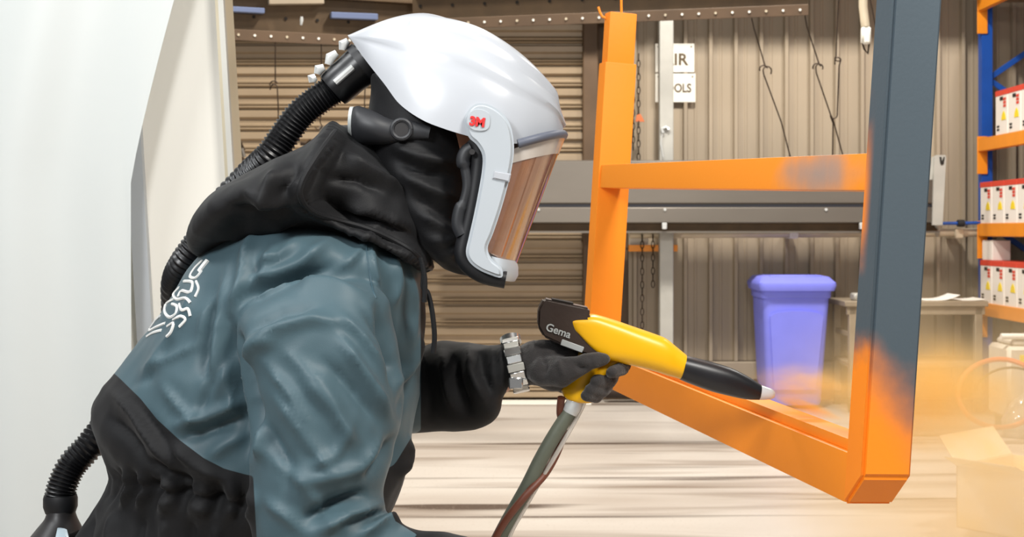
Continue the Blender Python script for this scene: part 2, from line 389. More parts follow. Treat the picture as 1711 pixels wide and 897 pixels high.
# white booth partition, leaning a little
def lean(px, z, d, x_ref_y=0, slope=0.058):
    """x of a leaning edge seen at px on row 0"""
    z0 = CH+HY/F*d
    return (px-CX)/F*d+(z0-z)*slope
def leaning(px0, px1, d, th, z0=0.0, z1=3.0):
    q = [Vector((lean(px0, z0, d), d, z0)), Vector((lean(px1, z0, d), d, z0)), Vector((lean(px1, z1, d), d, z1)), Vector((lean(px0, z1, d), d, z1))]
    return extrude(q, (0, th, 0))
wl = mk('wall_left', leaning(-900, 360, 3.22, 0.06), M_white, smooth=False); tag(wl, 'smooth white spray booth partition behind the painter', 'wall', kind='structure')
t1 = mk('trim_1', leaning(359, 372, 3.19, 0.12), M_trim, smooth=False); tag(t1, 'beige metal edge trim along the white partition', 'trim', kind='structure')
mk('trim_flange', leaning(364, 373, 3.17, 0.02), M_alu_dull, t1, smooth=False)
t2 = mk('trim_2', leaning(196, 222, 3.20, 0.02), M_strip, smooth=False); tag(t2, 'flat grey metal strip running down the white partition', 'trim', kind='structure')
# plastic sheet hanging in front of the partition
V, Fc = [], []; nu, nv = 90, 40
for j in range(nv+1):
    z = 2.7*j/nv; tt = z/2.7; d0 = 3.10
    xr = (217-CX)/F*d0+max(0.0, z-1.55)**1.15*0.27
    xl = (-520-CX)/F*d0
    for i in range(nu+1):
        u = i/nu; x_ = xl+(xr-xl)*u
        y_ = d0+0.016*math.sin(u*15+0.6*math.sin(tt*3))+0.004*math.sin(u*31+tt*2.0)+0.01*math.sin(tt*4+u*7)
        V.append(Vector((x_, y_, z+0.01)))
for j in range(nv):
    for i in range(nu): q = j*(nu+1)+i; Fc.append((q, q+1, q+nu+2, q+nu+1))
nv0 = len(V); V += [v+Vector((0, 0.002, 0)) for v in V]; Fc += [tuple(i+nv0 for i in reversed(f)) for f in Fc]
cu = thing('plastic_curtain', (-1.6, 3.1, 0), 'hazy white plastic sheet hanging in soft folds over the partition', 'curtain')
mk('sheet', (V, Fc), M_sheet, cu)
mk('hanging_rod', tube([((-520-CX)/F*3.1, 3.1, 2.71), (-0.5, 3.1, 2.71)], 0.012), M_alu_dull, cu)

rb = mk('shade_beam', b2(0.75, 9, 10.62, 10.74, 3.60, 4.25, 0.01), M_darkbeam, smooth=False); tag(rb, 'unseen beam added high along the back wall to shade its top', 'beam', kind='structure')  # out-of-view beam added to cast shade on the wall top
mk('shade_beam_stay', b2(0.8, 0.9, 10.74, YW+0.06, 3.9, 4.1), M_darkbeam, rb, smooth=False); mk('shade_beam_stay', b2(7.8, 7.9, 10.74, YW+0.06, 3.9, 4.1), M_darkbeam, rb, smooth=False)
# ------------------------------------------------------------------ things at the back wall
def perforated(name, A, B, h, th, label, nh, cat='beam'):
    """steel angle from A to B (bottom edge), with punched holes shown along its lower leg"""
    A, B = Vector(A), Vector(B); t = thing(name, A, label, cat); D = (B-A); L = D.length; ux = D.normalized(); nn = Vector((-ux.y, ux.x, 0)).normalized()
    M = Matrix((ux, nn, ux.cross(nn))).transposed().to_4x4()
    def bx(l0, l1, y0, y1, z0, z1, bev=0.002):
        v, f_ = box(((l0+l1)/2, (y0+y1)/2, (z0+z1)/2), (l1-l0, y1-y0, z1-z0), bev); return [A+(M @ q) for q in v], f_
    mk('web', bx(0, L, 0, th, 0.065, h), M_darkbeam, t, smooth=False)
    mk('lower_leg', bx(0, L, -0.035, -0.028, 0, 0.07), M_jamb, t, smooth=False)
    mk('top_flange', bx(0, L, -0.05, th, h, h+th), M_darkbeam, t, smooth=False)
    bm_ = M_sign
    for k in range(nh):
        l = (k+0.5)*L/nh
        p = A+M @ Vector((l, -0.036, 0.036)); mk('punched_hole', tube([p, p-nn*0.003], 0.0085, 8), bm_ if k % 3 else M_pipe, t, smooth=False)
        if k % 2 == 0:
            p = A+M @ Vector((l, -0.002, 0.16)); mk('bolt_hole', tube([p, p-nn*0.003], 0.011, 8), M_hole, t, smooth=False)
    return t
jl = perforated('perforated_jig_beam', P(300, 64, 8.3), P(720, 84, 8.9), 0.30, 0.02, 'brown punched steel jig beam above the slatted door, left of helmet', 16)
jr = perforated('perforated_jig_beam', P(690, 52, 8.6), P(1350, 27, 8.35), 0.26, 0.02, 'long brown punched steel jig beam behind the orange post top', 24)
# channels lying on the left beam
def bar_between(A, B, hz, hy): 
    A, B = Vector(A), Vector(B); D = B-A; M = D.to_track_quat('X', 'Z').to_matrix().to_4x4(); return box((A+B)/2, (D.length, hy, hz), 0.004, M)
for a, b_, hz, mm, lb in (((330, 13, 8.31), (441, 19, 8.47), 0.034, M_blue_strip, 'blue-grey channel bar at the top beside the white partition'),
                          ((552, 26, 8.63), (630, 29, 8.74), 0.04, M_blue_strip, 'blue-grey channel bar just above the back of the helmet'),
                          ((448, 2, 8.48), (540, 1, 8.61), 0.05, M_tan, 'cream timber batten overhead between the two blue channel bars')):
    o = mkorg('channel_bar', bar_between(P(*a), P(*b_), hz, 0.06), mm, smooth=False); tag(o, lb, 'bar', 'bars lying over the jig beams')
cl = mkorg('beam_clip', tube([P(504, 28, 8.3), P(504, 34, 8.3), P(503, 42, 8.3)], [0.008, 0.011, 0.006], 8), M_clear); tag(cl, 'small pale clip on the dark beam above the shutter', 'clip')
# hooks
def hook_path(pts, d, r=0.0045): return tube([P(a, b_, d) for a, b_ in pts], r, 6)
def arc(cx, cy, r, a0, a1, n=8): return [(cx+r*math.cos(math.radians(a0+(a1-a0)*i/n)), cy+r*math.sin(math.radians(a0+(a1-a0)*i/n))) for i in range(n+1)]
G = 'wire hooks hanging from the jig beams'
def hook(d, upper, lower, label):
    t = thing('wire_hook', P(upper[0][0], upper[0][1], d), label, 'hook', G)
    mk('upper_wire', hook_path(upper, d), M_wire, t)
    if lower: mk('lower_wire', hook_path(lower, d), M_wire, t)
hook(8.39, [(388, 58), (388, 146)]+arc(384, 148, 6, -40, -180), [(394, 154)]+arc(389, 149, 5, 0, -150)+[(384, 165), (384, 228)], 'wire hook nearest the white partition, over the hanging clamps')
hook(8.49, [(460, 66), (460, 138)]+arc(458, 142, 7, -30, -190), [(451, 150)]+arc(458, 147, 6, 180, 330)+[(465, 180), (465, 235)], 'wire hook hanging just left of the breathing hose top')
hook(8.6, [(537, 72), (537, 140), (535, 205)]+arc(532, 210, 6, 0, 160), None, 'wire hook hanging just below the hose coupling')
hook(8.71, [(612, 78), (611, 120), (609, 175)]+arc(605, 176, 5, 0, 170), None, 'short wire hook behind the helmet rear edge')
hook(8.4, [(1256, 30), (1260, 48), (1279, 112)]+arc(1276, 116, 7, -20, -200), [(1288, 124)]+arc(1282, 118, 7, 10, -180)+[(1276, 124), (1304, 200), (1306, 206), (1322, 268)], 'slanting wire hook chain nearest the wall signs')
hook(8.4, [(1345, 26), (1348, 44), (1369, 108)]+arc(1365, 113, 7, -20, -200), [(1374, 116)]+arc(1369, 113, 6, 0, -170)+[(1364, 122), (1388, 192), (1392, 200), (1409, 262)], 'slanting wire hook from the jig beam end')
hook(8.4, [(1402, -12), (1398, 60), (1397, 94)]+arc(1400, 97, 5, 180, 20), [(1395, 108)]+arc(1400, 101, 5, 180, 350)+[(1402, 110), (1399, 190)]+arc(1393, 192, 6, 0, 170)+[(1392, 206), (1391, 262)], 'straight double wire hook meeting a slanting one')
hook(8.4, [(1452, -10), (1462, 40), (1466, 64)], None, 'short wire just left of the dark post')
# clamps at the lower end of the first hook
t = thing('spring_clamp', P(397, 262, 8.39), 'dark metal clamps clustered on a hook beside the white partition', 'clamp')
mk('jaw', extrude([P(a, b_, 8.39) for a, b_ in ((383, 232), (398, 228), (408, 250), (400, 254), (390, 240))], (0, 0.04, 0)), M_wire, t, smooth=False)
mk('jaw', extrude([P(a, b_, 8.39) for a, b_ in ((380, 288), (404, 262), (416, 270), (396, 292), (386, 305), (380, 306))], (0, 0.04, 0)), M_jamb, t, smooth=False)
mk('spring', tube([P(404, 248, 8.38), P(408, 262, 8.38)], 0.012, 8), M_alu, t)
t = thing('spring_clamp', P(538, 222, 8.6), 'small silver clip hanging below the hose, above the black hood', 'clamp')
mk('body', extrude([P(a, b_, 8.6) for a, b_ in ((533, 211), (545, 211), (543, 222), (538, 227), (534, 220))], (0, 0.03, 0)), M_alu, t, smooth=False)
mk('arm', tube([P(520, 234, 8.6), P(512, 241, 8.6), P(502, 240, 8.6)], 0.012, 6), M_wire, t)

# floor post with base plate
t = thing('steel_post', P(1112, 676, 11.0), 'silver square post bolted to the floor in front of the signs', 'post')
X0, X1 = P(1101, 0, 10.98).x, P(1124, 0, 10.98).x
mk('tube', b2(X0, X1, 10.92, 11.04, 0.01, 3.3, 0.006), M_alu_dull, t)
mk('base_plate', b2(X0-0.07, X1+0.07, 10.86, 11.1, 0.0, 0.014, 0.003), M_alu_dull, t)
for sx in (X0-0.045, X1+0.045): mk('anchor_bolt', tube([(sx, 10.9, 0.012), (sx, 10.9, 0.045)], 0.013, 6), M_alu, t)
mk('latch', join(tube([P(1108, 222, 10.9), P(1106, 215, 10.9), P(1113, 212, 10.9), P(1118, 217, 10.9)], 0.014, 8), tube([P(1107, 222, 10.9), P(1104, 240, 10.9), P(1108, 262, 10.9)], 0.006, 6)), M_clear, t)
# signs
def sign(name, x0, x1, y0, y1, word, wpx, hpx, cxp, cyp, label):
    d = YW-0.045; A = P(x0, y1, d); B = P(x1, y0, d); t = thing(name, ((A.x+B.x)/2, d, A.z), label, 'sign', 'wall signs')
    mk('board', b2(A.x, B.x, d-0.008, d, A.z, B.z, 0.002), M_sign, t, smooth=False)
    c = P(cxp, cyp, d-0.009)
    text('lettering', word, 0.1, Matrix.Translation(c) @ Matrix.Rotation(PI/2, 4, 'X'), M_ink, t, 0.0025, (wpx/F*d, hpx/F*d))
    for sx in (x0+5, x1-5): p = P(sx, y0+5, d-0.008); mk('screw', tube([p, p-Vector((0, 0.004, 0))], 0.007, 6), M_ink, t)
sign('wall_sign', 1095, 1160, 73, 121, 'AIR', 44, 20, 1128.5, 99, 'upper white wall sign reading AIR behind the silver post')
sign('wall_sign', 1095, 1162, 123, 171, 'TOOLS', 52, 15, 1129, 147, 'lower white wall sign reading TOOLS behind the silver post')
# chains beside the door
def chain(px, y0, y1, d, label):
    t = thing('hanging_chain', P(px, y0, d), label, 'chain', 'lifting chains beside the shutter')
    L = (y1-y0)/F*d; n = int(L/0.055); lk = []
    for k in range(n):
        c = P(px, y0, d)-Vector((0, 0, (k+0.5)*L/n)); r = 0.032
        ring = [c+(Vector((0.013*math.sin(a), 0, r*math.cos(a))) if k % 2 else Vector((0, 0.013*math.sin(a), r*math.cos(a)))) for a in [2*PI*i/8 for i in range(9)]]
        lk.append(tube(ring, 0.0045, 5, caps=False))
    mk('links', join(*lk), M_wire, t)
    return t
c1 = chain(1067, 90, 268, 11.0, 'hanging chain with an orange hook block beside the orange post')
mk('hook_block', extrude([P(a, b_, 10.99) for a, b_ in ((1064, 192), (1070, 190), (1077, 203), (1062, 203))], (0, 0.03, 0)), M_hose_or, c1, smooth=False)
chain(1073, 392, 560, 11.0, 'lower hanging chain in front of the white card')
chain(1091, 392, 480, 11.0, 'lower hanging chain closest to the silver post')
chain(1058, 150, 250, 11.05, 'thin hanging chain half hidden by the orange post')
# orange shelf with white cards
t = thing('wall_shelf', P(1092, 420, 11.1), 'small orange wall shelf edge holding a white card beside the silver post', 'shelf')
mk('front_edge', b2(P(1050, 0, 11.05).x, P(1132, 0, 11.05).x, 11.03, 11.06, P(0, 420, 11.05).z, P(0, 409, 11.05).z, 0.003), M_rack_orange, t, smooth=False)
mk('tray', b2(P(1050, 0, 11.05).x, P(1132, 0, 11.05).x, 11.06, 11.28, P(0, 418, 11.05).z, P(0, 414, 11.05).z, 0.002), M_deck, t, smooth=False)
o = mkorg('white_card', b2(P(1052, 0, 11.1).x, P(1083, 0, 11.1).x, 11.09, 11.12, P(0, 413.5, 11.1).z, P(0, 391, 11.1).z, 0.002), M_sign, smooth=False); tag(o, 'blank white card on the small orange wall shelf', 'card')
# aluminium boom
t = thing('boom_gate', P(1140, 375, 10.7), 'long grey aluminium boom across the hall behind the orange crossbar', 'beam')
xl, xr = P(690, 0, 10.7).x, P(1566, 0, 10.7).x
def bz(y): return P(0, y, 10.7).z
mk('upper_rail', b2(xl, xr, 10.66, 10.74, bz(341), bz(268), 0.012), M_alu, t)
mk('lower_rail', b2(xl, xr, 10.64, 10.74, bz(373), bz(346), 0.01), M_alu, t)
mk('seam', b2(xl, xr, 10.69, 10.72, bz(346), bz(341)), M_gasket, t, smooth=False)
mk('under_angle', b2(xl, xr, 10.69, 10.71, bz(386), bz(373)), M_darkbeam, t, smooth=False)
mk('bottom_lip', b2(xl, xr, 10.63, 10.71, bz(389), bz(386)), M_alu, t, smooth=False)
for px in (1110, 1440): mk('clip', b2(P(px-4, 0, 10.62).x, P(px+4, 0, 10.62).x, 10.60, 10.64, bz(383), bz(372), 0.004), M_clear, t)
for px in (900, 1111, 1380): p = P(px, 350, 10.64); mk('rivet', tube([p, p-Vector((0, 0.01, 0))], 0.012, 8), M_clear, t)
t = thing('hook_plate', P(1570, 376, 10.55), 'upright silver slotted plate at the boom end beside the dark post', 'plate')
pl = [(1558, 376), (1561, 262), (1564, 259), (1580, 259), (1581, 264), (1575, 376)]
mk('plate', extrude([P(a, b_, 10.5) for a, b_ in pl], (0, 0.02, 0)), M_alu_dull, t, smooth=False)
mk('slot', extrude([P(a, b_, 10.495) for a, b_ in ((1570, 262), (1573, 262), (1574, 270), (1577, 262), (1578.5, 262), (1577, 274), (1573, 276), (1571, 272))], (0, 0.004, 0)), M_hole, t, smooth=False)
mk('side_strip', extrude([P(a, b_, 10.52) for a, b_ in ((1553, 300), (1557, 262), (1561, 262), (1558, 300))], (0, 0.015, 0)), M_alu_dull, t, smooth=False)
mk('foot_stay', tube([P(1566, 372, 10.55), P(1566, 392, 11.0)], 0.02, 8), M_alu_dull, t)
# wall pipe rail
t = thing('wall_pipe', P(1340, 390, 11.05), 'pale horizontal pipe rail along the ribbed wall', 'pipe')
mk('pipe', tube([P(1052, 391, 11.05), P(1700, 388, 11.05)], 0.036, 12), M_pipe, t)
for px in (1130, 1325, 1455, 1600):
    p = P(px, 390, 11.05); mk('clip', b2(p.x-0.035, p.x+0.035, 11.0, YW-0.03, p.z-0.042, p.z+0.042, 0.006), M_sign if px == 1325 else M_pipe, t)
o = thing('air_hose', P(1600, 376, 10.98), 'thin blue air line with a round fitting on the wall pipe', 'hose')
mk('line', tube([P(1560, 374, 10.98), P(1580, 373, 10.98), P(1606, 373, 10.98), P(1640, 372, 10.98)], 0.014, 8), M_rack_blue, o)
mk('fitting', tube([P(1600, 373, 10.97), P(1611, 373, 10.97)], 0.03, 10), M_bin_dark, o)
# drop pipe with white switch
t = thing('pendant_switch', P(1446, 75, 8.5), 'white pendant switch on a pale cable sleeve beside the dark post', 'switch')
mk('sleeve', tube([P(1443, -40, 8.5), P(1442, 10, 8.5), P(1446, 45, 8.5)], 0.028, 10), M_pipe, t)
mk('body', box(P(1446.5, 59, 8.5), (0.058, 0.05, 0.115), 0.012), M_sign, t)
mk('loop', tube([P(1441, 72, 8.5), P(1444, 82, 8.5), P(1450, 90, 8.5), P(1452, 74, 8.5)], 0.006, 6), M_wire, t)
# dark pipe on the floor beside the door
t = thing('floor_pipe', P(1060, 666, 11.1), 'dark thick pipe lying on the floor against the wall kerb', 'pipe')
mk('pipe', tube([P(1012, 653, 11.12), P(1060, 653, 11.12), P(1132, 656, 11.12)], 0.062, 14), M_gun_b, t)
mk('coupling', tube([P(1062, 653, 11.11), P(1078, 654, 11.11)], 0.07, 14), M_bin_dark, t)

# ------------------------------------------------------------------ wheelie bin
Yb = 10.62; s = F/Yb
def bin_build():
    cx = P(1330.5, 0, Yb).x; t = thing('wheelie_bin', (cx, Yb+0.3, 0), 'blue wheeled waste bin with closed lid against the ribbed wall', 'bin')
    def ring(z, wx, y0, y1, r=0.05, n=5):
        pts = []
        for (sx, sy, a0) in ((1, 1, 0), (-1, 1, 90), (-1, -1, 180), (1, -1, 270)):
            for i in range(n):
                a = math.radians(a0+90*i/(n-1)); pts.append(Vector((cx+sx*(wx/2-r)+r*math.cos(a), (y1-r if sy > 0 else y0+r)+r*math.sin(a), z)))
        return pts
    def stack(rs):
        n = len(rs[0]); V = [p for r_ in rs for p in r_]; Fc = [tuple(range(n))[::-1], tuple(range((len(rs)-1)*n, len(rs)*n))]
        for k in range(len(rs)-1):
            for j in range(n): Fc.append((k*n+j, k*n+(j+1) % n, (k+1)*n+(j+1) % n, (k+1)*n+j))
        return V, Fc
    y0, y1 = Yb-0.05, Yb+0.5
    mk('body', stack([ring(0.03, 0.43, y0+0.13, y1), ring(0.06, 0.45, y0+0.12, y1), ring(0.90, 0.535, y0+0.03, y1), ring(0.905, 0.56, y0+0.015, y1), ring(0.97, 0.565, y0+0.01, y1)]), M_bin, t)
    # raised curved-top panel on the front
    pp = []
    for i in range(15):
        u = -1+2*i/14; pp.append((u*0.213, 0.76+0.045*math.sqrt(max(0, 1-u*u))))
    pp = [(-0.17, 0.16), (-0.213, 0.74)]+pp+[(0.213, 0.74), (0.17, 0.16)]
    fy = lambda z: y0+0.12-(z-0.06)/0.84*0.09
    V = [Vector((cx+a, fy(z)-0.016, z)) for a, z in pp]+[Vector((cx+a, fy(z)+0.01, z)) for a, z in pp]; n = len(pp)
    mk('front_panel', (V, [tuple(range(n)), tuple(range(2*n-1, n-1, -1))]+[(i, (i+1) % n, n+(i+1) % n, n+i) for i in range(n)]), M_bin, t, smooth=False)
    lid = mk('lid', stack([ring(0.965, 0.60, y0-0.03, y1+0.02), ring(1.01, 0.625, y0-0.045, y1+0.02), ring(1.03, 0.62, y0-0.04, y1+0.02), ring(1.075, 0.55, y0+0.05, y1-0.02), ring(1.085, 0.45, y0+0.12, y1-0.08)]), M_bin, t)
    mk('lid_ridge', b2(cx-0.21, cx+0.21, y0+0.06, y0+0.1, 1.06, 1.09, 0.008), M_bin, lid)
    mk('handle', tube([(cx-0.2, y1+0.05, 1.0), (cx+0.2, y1+0.05, 1.0)], 0.018, 10), M_bin, t)
    for sx in (-1, 1): mk('wheel', tube([(cx+sx*0.2, y1-0.03, 0.1), (cx+sx*0.255, y1-0.03, 0.1)], 0.1, 18), M_bin_dark, t)
    mk('axle', tube([(cx-0.25, y1-0.03, 0.1), (cx+0.25, y1-0.03, 0.1)], 0.012, 8), M_alu, t)
bin_build()
# ------------------------------------------------------------------ workbench
Yt = 10.45
xa, xb = P(1412, 0, Yt).x, P(1652, 0, Yt).x; zt_ = P(0, 503, Yt).z
t = thing('workbench', ((xa+xb)/2, Yt+0.3, 0), 'grey steel bench on castors behind the dark post, papers on top', 'bench')
mk('top', b2(xa, xb, Yt, Yt+0.6, zt_-0.045, zt_, 0.006), M_table, t)
mk('apron', b2(xa+0.02, xb-0.02, Yt+0.02, Yt+0.05, zt_-0.11, zt_-0.045, 0.004), M_table, t)
for lx in (xa+0.04, xb-0.1):
    for ly in (Yt+0.02, Yt+0.52):
        lg = mk('leg', b2(lx, lx+0.06, ly, ly+0.06, 0.115, zt_-0.045, 0.005), M_table, t)
        mk('castor', join(tube([(lx+0.005, ly+0.03, 0.05), (lx+0.055, ly+0.03, 0.05)], 0.05, 14), b2(lx+0.004, lx+0.056, ly+0.0, ly+0.06, 0.09, 0.12, 0.004)), M_bin_dark, lg)
mk('lower_shelf', b2(xa+0.04, xb-0.04, Yt+0.03, Yt+0.57, 0.36, 0.40, 0.006), M_table, t)
mk('side_rail', b2(xa+0.05, xa+0.09, Yt+0.08, Yt+0.52, 0.6, 0.64, 0.004), M_table, t)
mk('vice', join(box((xa+0.13, Yt+0.1, zt_+0.03), (0.1, 0.14, 0.06), 0.012), tube([(xa+0.1, Yt+0.02, zt_+0.04), (xa+0.18, Yt+0.02, zt_+0.04)], 0.018, 8)), M_alu_dull, t)
def paper(px0, px1, y, dz, curl, label):
    A, B = P(px0, y, Yt+0.05), P(px1, y, Yt+0.05); V = []; n = 9
    for k, (yy) in enumerate((Yt+0.06, Yt+0.36)):
        for i in range(n): u = i/(n-1); V.append(Vector((A.x+(B.x-A.x)*u, yy, zt_+0.003+dz+curl*max(0, u-0.4)**2)))
    V += [v-Vector((0, 0, 0.002)) for v in V]
    Fc = [(i, i+1, n+i+1, n+i) for i in range(n-1)]+[(2*n+i, 3*n+i, 3*n+i+1, 2*n+i+1) for i in range(n-1)]+[(i, 2*n+i, 2*n+i+1, i+1) for i in range(n-1)]
    o = mkorg('paper_sheet', (V, Fc), M_paper); tag(o, label, 'paper', 'papers on the bench')
paper(1545, 1605, 503, 0.0, 0.12, 'curled white paper on the bench beside the dark post')
paper(1608, 1648, 503, 0.0, 0.03, 'flat white paper at the right end of the bench')

# ------------------------------------------------------------------ pallet rack
t = thing('pallet_rack', (4.4, 9.7, 0), 'blue and orange pallet rack stocked with white cartons', 'rack')
Xf, Xk = 3.92, 4.85; Yn, Yfar = 8.3, 11.0
for yy in (Yfar, Yn):
    for xx in (Xf, Xk):
        u_ = mk('upright', join(b2(xx, xx+0.09, yy-0.012, yy, 0.01, 3.9), b2(xx, xx+0.012, yy, yy+0.07, 0.01, 3.9), b2(xx+0.078, xx+0.09, yy, yy+0.07, 0.01, 3.9)), M_rack_blue, t, smooth=False)
        mk('foot_plate', b2(xx-0.03, xx+0.12, yy-0.04, yy+0.1, 0, 0.01), M_rack_blue, u_, smooth=False)
    zz = 0.3; k = 0
    while zz < 3.4:
        a, b_ = (Xf+0.07, Xk+0.01) if k % 2 == 0 else (Xk+0.01, Xf+0.07)
        A, B = Vector((a, yy+0.03, zz)), Vector((b_, yy+0.03, zz+0.60)); D = B-A
        M = D.to_track_quat('X', 'Z').to_matrix().to_4x4(); mk('brace', box((A+B)/2, (D.length, 0.03, 0.045), 0.003, M), M_rack_blue, t, smooth=False)
        zz += 0.605; k += 1
LV = (0.80, 1.455, 2.16, 3.33)
for z in LV:
    for xx, dx in ((Xf-0.035, 0.045), (Xk+0.07, 0.045)):
        bmn = mk('beam', b2(xx, xx+dx, Yn+0.05, Yfar-0.014, z-0.055, z+0.055, 0.006), M_rack_orange, t)
        for yy in (Yfar-0.02, Yn+0.0):
            mk('end_bracket', b2(xx-0.006, xx+0.08, yy-0.006, yy+0.004 if yy > 9 else yy+0.06, z-0.24, z+0.075, 0.003), M_rack_orange, bmn, smooth=False)
    mk('deck', b2(Xf+0.012, Xk+0.07, Yn+0.06, Yfar-0.03, z+0.02, z+0.045, 0.002), M_deck, t, smooth=False)
def rcarton(y1, z, dy, h, label, dx=0.34):
    x0 = Xf-0.02
    t = thing('powder_carton', (x0+dx/2, y1-dy/2, z), label, 'carton', 'white powder cartons on the rack')
    mk('body', b2(x0, x0+dx, y1-dy+0.006, y1, z, z+h, 0.006), M_carton, t, smooth=False)
    mk('red_band', b2(x0-0.003, x0+dx+0.003, y1-dy+0.004, y1+0.002, z+h-0.04, z+h+0.004, 0.003), M_red, t, smooth=False)
    xf = x0-0.0025; yc = y1-dy/2
    def pat(a, b_, z0, z1, m, nm): mk(nm, b2(xf-0.001, xf+0.002, y1-dy*b_, y1-dy*a, z+z0*h, z+z1*h), m, t, smooth=False)
    pat(0.38, 0.62, 0.78, 0.86, M_blk, 'hand_hole')
    for q in range(3): pat(0.66, 0.86, 0.62+0.075*q, 0.675+0.075*q, M_red, 'red_lettering')
    V = [Vector((xf-0.001, y1-dy*a, z+h*b_)) for a, b_ in ((0.5, 0.34), (0.86, 0.34), (0.80, 0.47), (0.68, 0.54), (0.55, 0.46))]
    mk('yellow_mark', extrude(V, (0.003, 0, 0)), M_yel, t, smooth=False)
    for q in range(2): pat(0.14, 0.32, 0.12+0.07*q, 0.165+0.07*q, M_blk, 'black_lettering')
rows = ((LV[2]+0.045, 10.62, 0.36, 'upper', 3), (LV[1]+0.045, 10.965, 0.345, 'middle', 4), (LV[0]+0.045, 10.965, 0.355, 'lower', 4))
ordn = ['first white carton from the far blue upright', 'second white carton from the far blue upright', 'third white carton from the far blue upright', 'fourth white carton from the far blue upright']
for z, ys, h, lvl, nb in rows:
    y = ys
    for k in range(nb):
        dy = 0.262; rcarton(y, z, dy, h, f'{ordn[k]} on the {lvl} rack shelf'); y -= dy+0.006
o = mkorg('white_carton_flap', b2(Xf-0.01, Xf+0.14, 10.72, 10.95, LV[0]+0.405, LV[0]+0.57, 0.004), M_carton, smooth=False); tag(o, 'plain white box on top of the first carton, lower shelf', 'carton')
# ------------------------------------------------------------------ machine and hose on the right
t = thing('powder_unit', P(1712, 700, 9.4), 'cream powder feed unit half cut by the right edge', 'machine')
x0 = P(1684, 0, 9.4).x
mk('housing', b2(x0, x0+0.5, 9.4, 9.8, 0.10, 0.62, 0.025), M_machine, t)
mk('top_cap', b2(x0+0.05, x0+0.45, 9.44, 9.76, 0.62, 0.665, 0.015), M_machine, t)
mk('white_tube', tube([(x0-0.03, 9.45, 0.69), (x0+0.5, 9.45, 0.69)], 0.022, 10), M_sign, t)
mk('tube_stay', tube([(x0+0.3, 9.45, 0.64), (x0+0.3, 9.45, 0.70)], 0.015, 8), M_machine, t)
mk('yellow_tag', b2(x0+0.085, x0+0.14, 9.394, 9.40, 0.50, 0.56), M_yel, t, smooth=False)
for sx in (0.06, 0.44): mk('foot', b2(x0+sx-0.03, x0+sx+0.03, 9.45, 9.75, 0, 0.105, 0.01), M_bin_dark, t)
V, Fc = tube([Vector((x0-0.0, 9.25, 0.004)), Vector((x0+0.0, 9.25, 0.1)), Vector((x0+0.04, 9.25, 0.2)), Vector((x0+0.08, 9.25, 0.3))], [0.085, 0.105, 0.08, 0.03], 18)
V = [v*1.0+Vector((0.02*mnoise.noise(v*14), 0.02*mnoise.noise(v*14+Vector((5, 0, 0))), 0)) for v in V]
o = mkorg('plastic_bag', (V, Fc), M_bag); tag(o, 'crumpled clear plastic bag on the floor beside the powder unit', 'bag')
ring = [P(1671+70*math.cos(math.radians(a)), 657+57*math.sin(math.radians(a)), 9.0+0.1*math.sin(math.radians(a*2))) for a in range(-80, 290, 10)]
o = mkorg('coiled_hose', tube(ring, 0.017, 8), M_hose_or); tag(o, 'loop of orange-brown hose standing beside the powder unit', 'hose')
ring = [P(1690+62*math.cos(math.radians(a)), 664+50*math.sin(math.radians(a)), 9.12) for a in range(190, 345, 10)]
o = mkorg('thin_hose', tube(ring, 0.009, 6), M_wire); tag(o, 'thin brown hose arching inside the orange-brown hose loop', 'hose')
# carton on the floor at lower right
t = thing('floor_carton', P(1720, 897, 6.3), 'pale powder-dusted cardboard carton at the lower right corner', 'carton')
Md = mat('dusty_card', lin(250, 238, 220), 0.75, 0, 0.0, 4, col2=lin(252, 222, 164))
c = Vector((2.50, 6.45, 0.0)); R = Matrix.Rotation(math.radians(40), 4, 'Z')
def cb(x0, x1, y0, y1, z0, z1, rx=None):
    v, f_ = b2(x0, x1, y0, y1, z0, z1); return [c+R @ q for q in v], f_
hh = 0.30
mk('side', cb(-0.26, 0.26, -0.2, -0.194, 0, hh), Md, t, smooth=False); mk('side', cb(-0.26, 0.26, 0.194, 0.2, 0, hh), Md, t, smooth=False)
mk('end', cb(-0.26, -0.254, -0.2, 0.2, 0, hh), Md, t, smooth=False); mk('end', cb(0.254, 0.26, -0.2, 0.2, 0, hh), Md, t, smooth=False); mk('base', cb(-0.26, 0.26, -0.2, 0.2, 0, 0.006), Md, t, smooth=False)
for q in ([(-0.26, -0.2, hh), (0.26, -0.2, hh), (0.24, -0.36, hh+0.07), (-0.24, -0.36, hh+0.07)], [(-0.26, -0.2, hh), (-0.26, 0.2, hh), (-0.40, 0.18, hh+0.06), (-0.40, -0.18, hh+0.06)], [(-0.26, 0.2, hh), (0.26, 0.2, hh), (0.25, 0.3, hh+0.13), (-0.25, 0.3, hh+0.13)]):
    mk('flap', extrude([c+R @ Vector(p) for p in q], (0, 0, 0.005)), Md, t, smooth=False)

